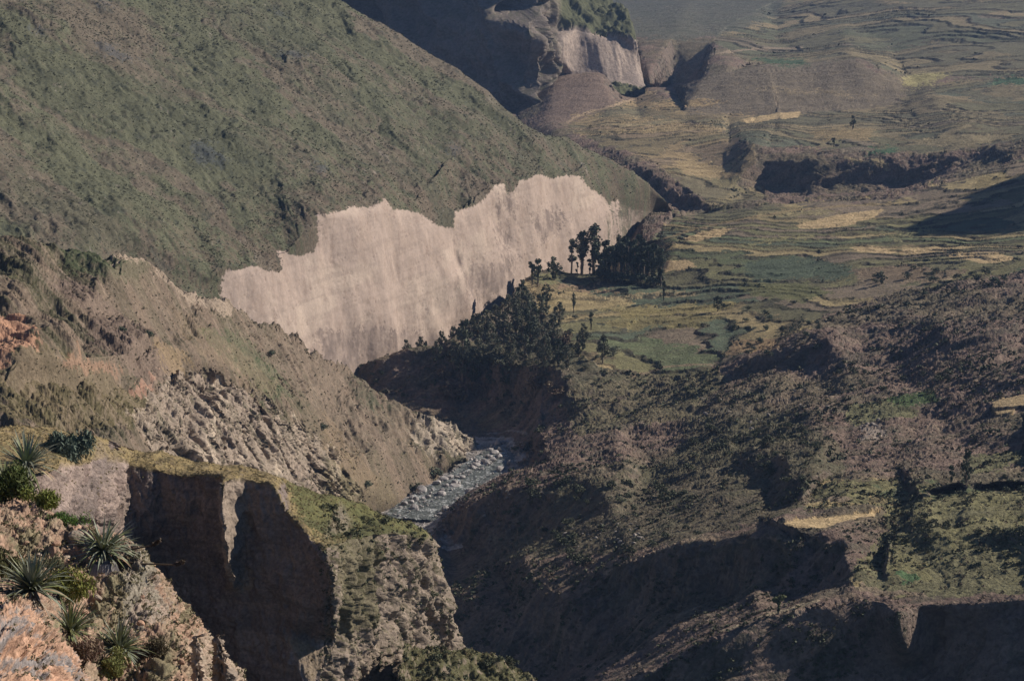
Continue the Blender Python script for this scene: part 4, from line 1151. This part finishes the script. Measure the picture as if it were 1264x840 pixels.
wm = bpy.data.materials.new('river water'); wm.use_nodes = True
n = wm.node_tree.nodes; l = wm.node_tree.links; b = n['Principled BSDF']
a = n.new('ShaderNodeVertexColor'); a.layer_name = 'tint'; l.new(a.outputs[0], b.inputs['Base Color']); b.inputs['Roughness'].default_value = .4
tn = n.new('ShaderNodeTexNoise'); tn.inputs['Scale'].default_value = 1.2; tn.inputs['Detail'].default_value = 4
tc = n.new('ShaderNodeTexCoord'); l.new(tc.outputs['Object'], tn.inputs['Vector'])
bp = n.new('ShaderNodeBump'); bp.inputs['Strength'].default_value = .8; bp.inputs['Distance'].default_value = .3; l.new(tn.outputs[0], bp.inputs['Height']); l.new(bp.outputs[0], b.inputs['Normal'])
foam = sstep(.7, 1.5, samp(3, W_[:, 0]/50, W_[:, 1]/50)+.5*samp(4, W_[:, 0]/120, W_[:, 1]/120))
wc = lerp(np.tile(C(.11, .12, .11), (len(W_), 1)), C(.6, .62, .62), foam*.85)
mesh_obj('river', W_, WT, wm, wc, smooth_f=True)

def rock_mesh(name, seed, mat, sub=2, flat=.7, bumpy=.28, ax=(1, 1, 1)):
    import bmesh
    bm = bmesh.new(); bmesh.ops.create_icosphere(bm, subdivisions=sub, radius=1)
    r = np.random.default_rng(seed)
    pl = r.normal(size=(9, 3)); pl /= np.linalg.norm(pl, axis=1, keepdims=True); dd = .62+.3*r.random(9)
    for v in bm.verts:
        c = np.array(v.co)
        for p_, d_ in zip(pl, dd):
            h = c@p_
            if h > d_: c = c-p_*(h-d_)
        c *= 1+bumpy*.15*math.sin(c[0]*5+seed)*math.cos(c[1]*4+seed)
        v.co = Vector(c*np.array([ax[0], ax[1], flat*ax[2]]))
    me = bpy.data.meshes.new(name); bm.to_mesh(me); bm.free(); me.materials.append(mat)
    return me
MR = rock_mat('river boulder', (.45, .42, .41), .9)
RIV = [rock_mesh('boulder', i, MR) for i in range(6)]
bi = np.nonzero((visV[:, 2] < -224) & (visV[:, 1] > 670) & (visV[:, 1] < 830) & inpoly(vpx, vpy, [(470,650),(478,622),(530,590),(575,560),(600,545),(650,545),(660,556),(640,575),(600,598),(540,648)]))[0]
lp = np.stack([A_[:, 0], A_[:, 1]], 1)
def rock_at(me, name, q, r_, lab, cat, grp):
    o = bpy.data.objects.new(name, me); COL.objects.link(o)
    o.location = q; o.scale = (r_*(.8+.6*rng.random()), r_*(.8+.5*rng.random()), r_*(.7+.4*rng.random()))
    o.rotation_euler = (rng.normal()*.25, rng.normal()*.25, rng.random()*6.28)
    tag(o, lab, cat, grp); return o
for k in range(290):
    i = int(rng.integers(0, nu)); tt_ = rng.random()
    side = rng.random()
    if k > 215: i = int(rng.integers(int(nu*.62), nu))
    tt_ = (-.10+.62*rng.random()) if side < .72 else (.85+.25*rng.random())
    q = A_[i]*(1-tt_)+B_[i]*tt_; q[2] = WZ+.1+rng.random()*.5
    rock_at(RIV[k % 6], 'boulder', q, .40+1.5*rng.random()**4+(.9 if k < 8 else 0), 'pale grey boulder lying in the bed of the river', 'boulder', 'boulders in the river bed')
big, _n = pick(563, 606)
o = rock_at(RIV[2], 'boulder', big, 3.4, 'largest boulder of the river, a sloping block in midstream with a dark left side', 'boulder', None)
scrub_tag(scrub('river_gravel', (_src == 0) & inpoly(vpx, vpy, [(470,650),(478,622),(530,590),(575,560),(600,545),(650,545),(660,556),(640,575),(600,598),(540,648)]), 2600, 1, 4, MR, 5, .6), 'pale gravel and small stones between the river boulders', 'gravel')
# pale blocks fallen on the slopes
MB_ = rock_mat('pale block', (.33, .29, .26), .8)
BLK = [rock_mesh('rock', 20+i, MB_, flat=.8) for i in range(5)]
for poly, cnt, r0, r1, lab, grp in (([(690,650),(790,640),(800,665),(760,680),(700,680)], 34, .3, 1.0, 'pale block among the bushes of the hump above the lower ravine', 'pale blocks among the bushes of the hump'),
        ([(742,104),(775,100),(776,120),(750,116)], 12, 1.0, 2.6, 'grey block at the foot of the far pale cliff', 'blocks at the foot of the far pale cliff'),
        ([(1058,520),(1090,518),(1096,534),(1066,540)], 12, .4, 1.2, 'whitish block of the small outcrop below the green field', 'whitish blocks of the outcrop below the green field'),
        ([(560,628),(640,600),(700,590),(660,620),(600,640)], 14, .3, .9, 'pale stone on the shaded slope beside the river', 'pale stones on the shaded slope by the river'),
        ([(880,610),(935,605),(940,640),(900,645)], 10, .2, .5, 'small white stone on the bare ground above the straw field', 'small white stones above the straw field'),
        ([(820,500),(1000,470),(1060,500),(960,530),(840,530)], 30, .3, 1.1, 'weathered grey brown block on the rocky ridge', 'blocks on the rocky ridge')):
    idx = np.nonzero(inpoly(vpx, vpy, poly) & (vy > 350))[0]
    if len(idx) < 5: continue
    for k in rng.choice(idx, cnt):
        rock_at(BLK[k % 5], 'rock', visV[k]+np.array([0, 0, .1]), r0+(r1-r0)*rng.random()**2, lab, 'rock', grp)
log('rocks')

# ------------------------------------------------------------------ foreground plants and stones
def blade(r, base, d, L, wd, droop, seg=5):
    """one folded, tapering, drooping leaf"""
    d = d/np.linalg.norm(d); side = np.cross(d, [0, 0, 1]); side /= np.linalg.norm(side)+1e-6
    V = []; p = base.copy(); v = d.copy()
    for i in range(seg+1):
        f = i/seg; w_ = wd*(1-f)**.8*(.6+.8*min(1, f*4))
        up = np.cross(side, v)
        V += [p-side*w_, p-up*w_*.45, p+side*w_]
        v = v+np.array([0, 0, -droop/seg]); v /= np.linalg.norm(v); p = p+v*L/seg
    T = []
    for i in range(seg):
        a = i*3
        T += [(a, a+1, a+4, a+3), (a+1, a+2, a+5, a+4)]
    return np.array(V), np.array(T)
M_PG = leaf_mat('rosette leaves', (.23, .26, .12), .4, rough=.45); M_PB = leaf_mat('bluish rosette leaves', (.30, .33, .25), .35, rough=.45)
M_PD = leaf_mat('dead leaves', (.33, .28, .22), .4); M_PT = leaf_mat('straw leaves', (.55, .42, .25), .3)
M_TR = rock_mat('burnt trunk', (.045, .04, .038), 6); M_ST = leaf_mat('stalk', (.10, .075, .055), .2)
def rosette(px, py, rpx, label, seed, nl=95, blue=.5, skirt=20, tilt=(0, 0, 0), trunk=.25, lift=.1, straw=6):
    r = np.random.default_rng(seed)
    q, nn = pick(px, py+rpx*.25); fw = q[1]*cp-q[2]*sp; R = 1.2*rpx*fw/F
    e = bpy.data.objects.new('rosette_plant', None); COL.objects.link(e); e.location = q
    c = np.array([0, -.15*R, lift*R+trunk*R]); tl = np.array(tilt, float)
    gs = {'green_leaves': [], 'grey_leaves': [], 'dead_leaves': [], 'straw_leaves': []}
    for k in range(int(nl*1.35)):
        a = r.random()*6.28; el = math.radians(-5+80*r.random()**.9)
        d = np.array([math.cos(a)*math.cos(el), math.sin(a)*math.cos(el), math.sin(el)])+tl
        b_ = blade(r, c+d*R*.06, d, R*(.6+.6*r.random()), R*.034, .2+1.3*r.random()**1.5)
        gs['grey_leaves' if r.random() < blue else 'green_leaves'].append(b_)
    for k in range(straw):
        a = r.random()*6.28; d = np.array([math.cos(a), math.sin(a), .25])+tl
        gs['straw_leaves'].append(blade(r, c+d*R*.05, d, R*(.7+.4*r.random()), R*.035, 1.0))
    for k in range(skirt):
        a = r.random()*6.28; d = np.array([math.cos(a), math.sin(a), -.5])
        gs['dead_leaves'].append(blade(r, c-np.array([0, 0, .1*R]), d, R*(.6+.6*r.random()), R*.035, 2.2))
    for nm, mt in (('green_leaves', M_PG), ('grey_leaves', M_PB), ('dead_leaves', M_PD), ('straw_leaves', M_PT)):
        if gs[nm]:
            o = bpy.data.objects.new(nm, raw_mesh(nm, *join(gs[nm]), mt)); COL.objects.link(o); o.parent = e
    o = bpy.data.objects.new('trunk', raw_mesh('trunk', *tube([(0, 0, -.35*R), (0, -.05*R, .0), c], [.16*R, .15*R, .09*R], 9), M_TR)); COL.objects.link(o); o.parent = e
    tag(e, label, 'rosette plant', 'spiky rosette plants on the stony slope')
    return e, q, c, R
def stalk(e, c, R, to, name='flower_stalk'):
    to = np.array(to)*R
    mid = (c+to)/2+np.array([0, 0, -.05*R])
    o = bpy.data.objects.new(name, raw_mesh(name, *tube([c, mid, to], [.032*R, .026*R, .02*R], 5), M_ST)); COL.objects.link(o); o.parent = e
    r = np.random.default_rng(int(abs(to[0])*100))
    d = (to-mid)/np.linalg.norm(to-mid)
    cs = [to+d*.04*R*k+np.array([0, 0, .02*R*k]) for k in range(6)]
    v_, t_ = leaf_cloud(r, cs, [np.array([.055, .055, .06])*R]*6, 26, .07*R)
    h = bpy.data.objects.new('seed_head', raw_mesh('seed_head', v_, t_, M_ST)); COL.objects.link(h); h.parent = o
rosette(36, 588, 38, 'dark trunked rosette plant at the upper left, on the skyline of the stony slope', 1, 90, .6, 26, (.15, -.1, .1), .45)
rosette(8, 598, 26, 'rosette plant cut by the left edge of the view, behind the yellow green bush', 9, 60, .5, 14, (0, -.1, .1), .3)
e, q, c, R = rosette(128, 690, 38, 'big rosette plant at the brink of the drop, with two dry flower stalks', 2, 105, .55, 44, (.1, -.15, .05), .35, straw=12)
stalk(e, c, R, (1.35, -.15, .62)); stalk(e, c*np.array([1, 1, .5]), R, (1.95, -.1, .05))
rosette(42, 728, 42, 'widest grey green rosette plant, leaning on the slope between the two yellow green bushes', 3, 130, .7, 14, (.1, -.2, .3), .15)
rosette(88, 776, 34, 'rosette plant with black burnt leaf bases beside the lower left rock slab', 4, 100, .45, 26, (.25, -.15, .25), .1, straw=8)
rosette(148, 800, 34, 'lowest dark green rosette plant at the bottom of the slope', 5, 115, .5, 16, (.05, -.15, .25), .15)
# thin rock fin standing in front of the shaded wall
MF = rock_mat('fin rock', (.40, .32, .26), 2.5)
def fin(px0, px1, pt, pb, Y, label):
    zt = P((px0+px1)/2, pt, Y)[2]; zb = P((px0+px1)/2, pb, Y)[2]; xc = P((px0+px1)/2, pt, Y)[0]; wd = (px1-px0)/F*Y
    nz_, na = 60, 48; V = []
    for i in range(nz_):
        f = i/(nz_-1); zz = zt+(zb-zt)*f
        for k in range(na):
            a = k*2*math.pi/na; rr = wd*.5*(.12+.88*f**.7)
            V.append((xc+wd*.30*f-wd*.1+rr*math.cos(a), Y+rr*.8*math.sin(a), zz))
    V = np.array(V); nn = V-np.array([xc, Y, 0]); nn[:, 2] = 0; nn /= np.linalg.norm(nn, axis=1, keepdims=True)+1e-6
    V += nn*((1-2*np.abs(samp(0, (V[:, 0]+V[:, 1]*.3)/3, V[:, 2]/8)))*.10+samp(4, V[:, 0]/2.2, V[:, 2]/3)*.03)[:, None]
    T = [(i*na+k, i*na+(k+1) % na, (i+1)*na+(k+1) % na, (i+1)*na+k) for i in range(nz_-1) for k in range(na)]
    o = bpy.data.objects.new('rock_fin', raw_mesh('rock_fin', V, np.array(T), MF)); COL.objects.link(o)
    tag(o, label, 'rock')
fin(252, 292, 783, 880, 53.5, 'pale pointed rock fin standing in front of the shaded cliff at the bottom edge')
fin(234, 251, 783, 880, 54, 'smaller dark pinnacle just left of the pale rock fin')
# hanging curtain of dead leaves under the big plant
r = np.random.default_rng(40); bl = []
for k in range(70):
    a = r.random()*6.28; st = c+np.array([.12*R+math.cos(a)*.3*R, -.5*R+math.sin(a)*.15*R, -.15*R])
    bl.append(blade(r, st, np.array([math.cos(a)*.35+.1, -.75, -.6]), R*(1.2+1.3*r.random()), R*.045, 1.2, 6))
o = bpy.data.objects.new('hanging_dead_leaves', raw_mesh('hanging_dead_leaves', *join(bl), leaf_mat('weathered dead leaves', (.34, .31, .29), .4))); COL.objects.link(o); o.parent = e

def near_bush(px, py, rpx, c_, label, seed, n_=900, tall=1.0, name='bush'):
    r = np.random.default_rng(seed)
    q, nn = pick(px, py+rpx*.3); fw = q[1]*cp-q[2]*sp; R = 1.9*rpx*fw/F
    e = bpy.data.objects.new(name, None); COL.objects.link(e); e.location = q
    cs = [np.array([r.normal()*.35, r.normal()*.3, .25+.5*r.random()*tall])*R for _ in range(12)]
    v_, t_ = leaf_cloud(r, cs, [np.array([.36, .36, .4])*R*(.6+.6*r.random()) for _ in cs], n_//4, .065*R, up=1.2, stretch=2.6)
    o = bpy.data.objects.new('foliage', raw_mesh('foliage', v_, t_, leaf_mat(name+' foliage', c_, .45))); COL.objects.link(o); o.parent = e
    st = [tube([(0, 0, -.2*R), c2*.6, c2+np.array([0, 0, .25*R])], [.025*R, .018*R, .006*R], 4) for c2 in cs]
    o = bpy.data.objects.new('stems', raw_mesh('stems', *join(st), M_ST)); COL.objects.link(o); o.parent = e
    tag(e, label, 'bush')
near_bush(22, 614, 22, (.10, .13, .035), 'olive green bush under the skyline rosette plant at the left edge', 1, 1100)
near_bush(58, 628, 16, (.20, .23, .05), 'yellow green bush right below the skyline rosette plant', 2)
near_bush(78, 646, 12, (.09, .17, .035), 'low bright green bush at the top of the bare stony patch', 3, 600, .6)
near_bush(82, 735, 20, (.21, .22, .05), 'yellow green bush right of the widest rosette plant', 4, 1000)
near_bush(10, 712, 20, (.13, .13, .05), 'olive bush left of the widest rosette plant, cut by the left edge', 5, 1000)
near_bush(103, 816, 17, (.17, .115, .08), 'dry brown bush between the two lowest rosette plants', 6, 1200)
near_bush(196, 806, 13, (.17, .14, .085), 'small dry bush on the right shoulder of the stony slope', 7)
near_bush(66, 700, 10, (.16, .16, .09), 'small greyish bush in the middle of the stony patch', 8, 500)
near_bush(140, 832, 16, (.17, .18, .06), 'yellowish tuft at the bottom edge under the lowest rosette plant', 9, 800)
near_bush(88, 560, 22, (.09, .12, .09), 'bluish green bush on the ledge behind the skyline rosette plant', 10, 1200, .7)
MS = rock_mat('orange stone', (.47, .29, .20), 5); MS2 = rock_mat('buff stone', (.52, .42, .33), 5)
STN = [rock_mesh('stone', 50+i, MS if i % 2 else MS2, flat=.75, ax=(1, .8, 1)) for i in range(8)]
STONES = [(99,664,15,'large orange stone wedged at the brink above the big rosette plant'), (33,672,9,'pink buff stone in the middle of the upper stony patch'), (48,684,7,'buff stone just below the pink one on the stony patch'),
          (70,668,8,'grey shaded stone left of the large orange one'), (80,690,10,'orange stone on the path of rubble left of the big rosette plant'), (12,655,6,'small pale stone near the left edge of the stony patch'),
          (120,738,10,'orange stone under the big rosette plant'), (105,755,7,'reddish stone above the lowest rosette plants'), (200,795,9,'buff stone on the right shoulder of the slope'), (174,770,9,'pale stone beside the hanging dead leaves'),
          (18,752,8,'orange stone on the edge of the lower left slab'), (222,815,8,'light stone near the foot of the right shoulder')]
for i, (px, py, r_, lab) in enumerate(STONES):
    q, nn = pick(px, py); fw = q[1]*cp-q[2]*sp
    rock_at(STN[i % 8], 'stone', q, r_*fw/F*.8, lab, 'stone', None)
ci = np.nonzero((vfw < 100) & (vpy > 600) & (vpx < 300) & ~inpoly(vpx, vpy, [(0,745),(80,800),(100,860),(0,860)]))[0]
for k in rng.choice(ci, 150):
    rock_at(STN[k % 8], 'stone', visV[k], (1.2+3.2*rng.random()**2.5)*vfw[k]/F, 'small loose stone on the stony slope', 'stone', 'loose stones on the stony slope')
cm = (vfw < 100) & (vpx < 320)
nzc = samp(1, visV[:, 0]/10, visV[:, 2]/10)
scrub_tag(scrub('gravel', cm, 9000, .8, 3.2, rock_mat('rubble', (.46, .33, .25), 8), 5, .5), 'loose rubble and gravel over the stony slope', 'gravel')
scrub_tag(scrub('dry_weeds', cm & (nzc > .1) & (vpx > 0), 2600, 3, 9, leaf_mat('dry weeds', (.21, .19, .11), .45), 14, .9), 'dry tufts of weed among the stones of the slope', 'dry weeds')
log('foreground')

# ------------------------------------------------------------------ the air: one even box of haze
HZ = 1
if HZ:
    import bmesh
    bm = bmesh.new(); bmesh.ops.create_cube(bm, size=1)
    bmesh.ops.scale(bm, vec=(9000, 9000, 1100), verts=bm.verts); bmesh.ops.translate(bm, vec=(0, 3500, 250), verts=bm.verts)
    me = bpy.data.meshes.new('haze'); bm.to_mesh(me); bm.free()
    hz = bpy.data.objects.new('haze', me); COL.objects.link(hz); hz['kind'] = 'stuff'
    m = bpy.data.materials.new('haze'); m.use_nodes = True; n = m.node_tree.nodes; l = m.node_tree.links
    n.remove(n['Principled BSDF']); v = n.new('ShaderNodeVolumePrincipled')
    v.inputs['Color'].default_value = (.36, .56, 1.0, 1); v.inputs['Density'].default_value = .00006; v.inputs['Anisotropy'].default_value = .2
    l.new(v.outputs[0], n['Material Output'].inputs['Volume']); me.materials.append(m)
log('done')
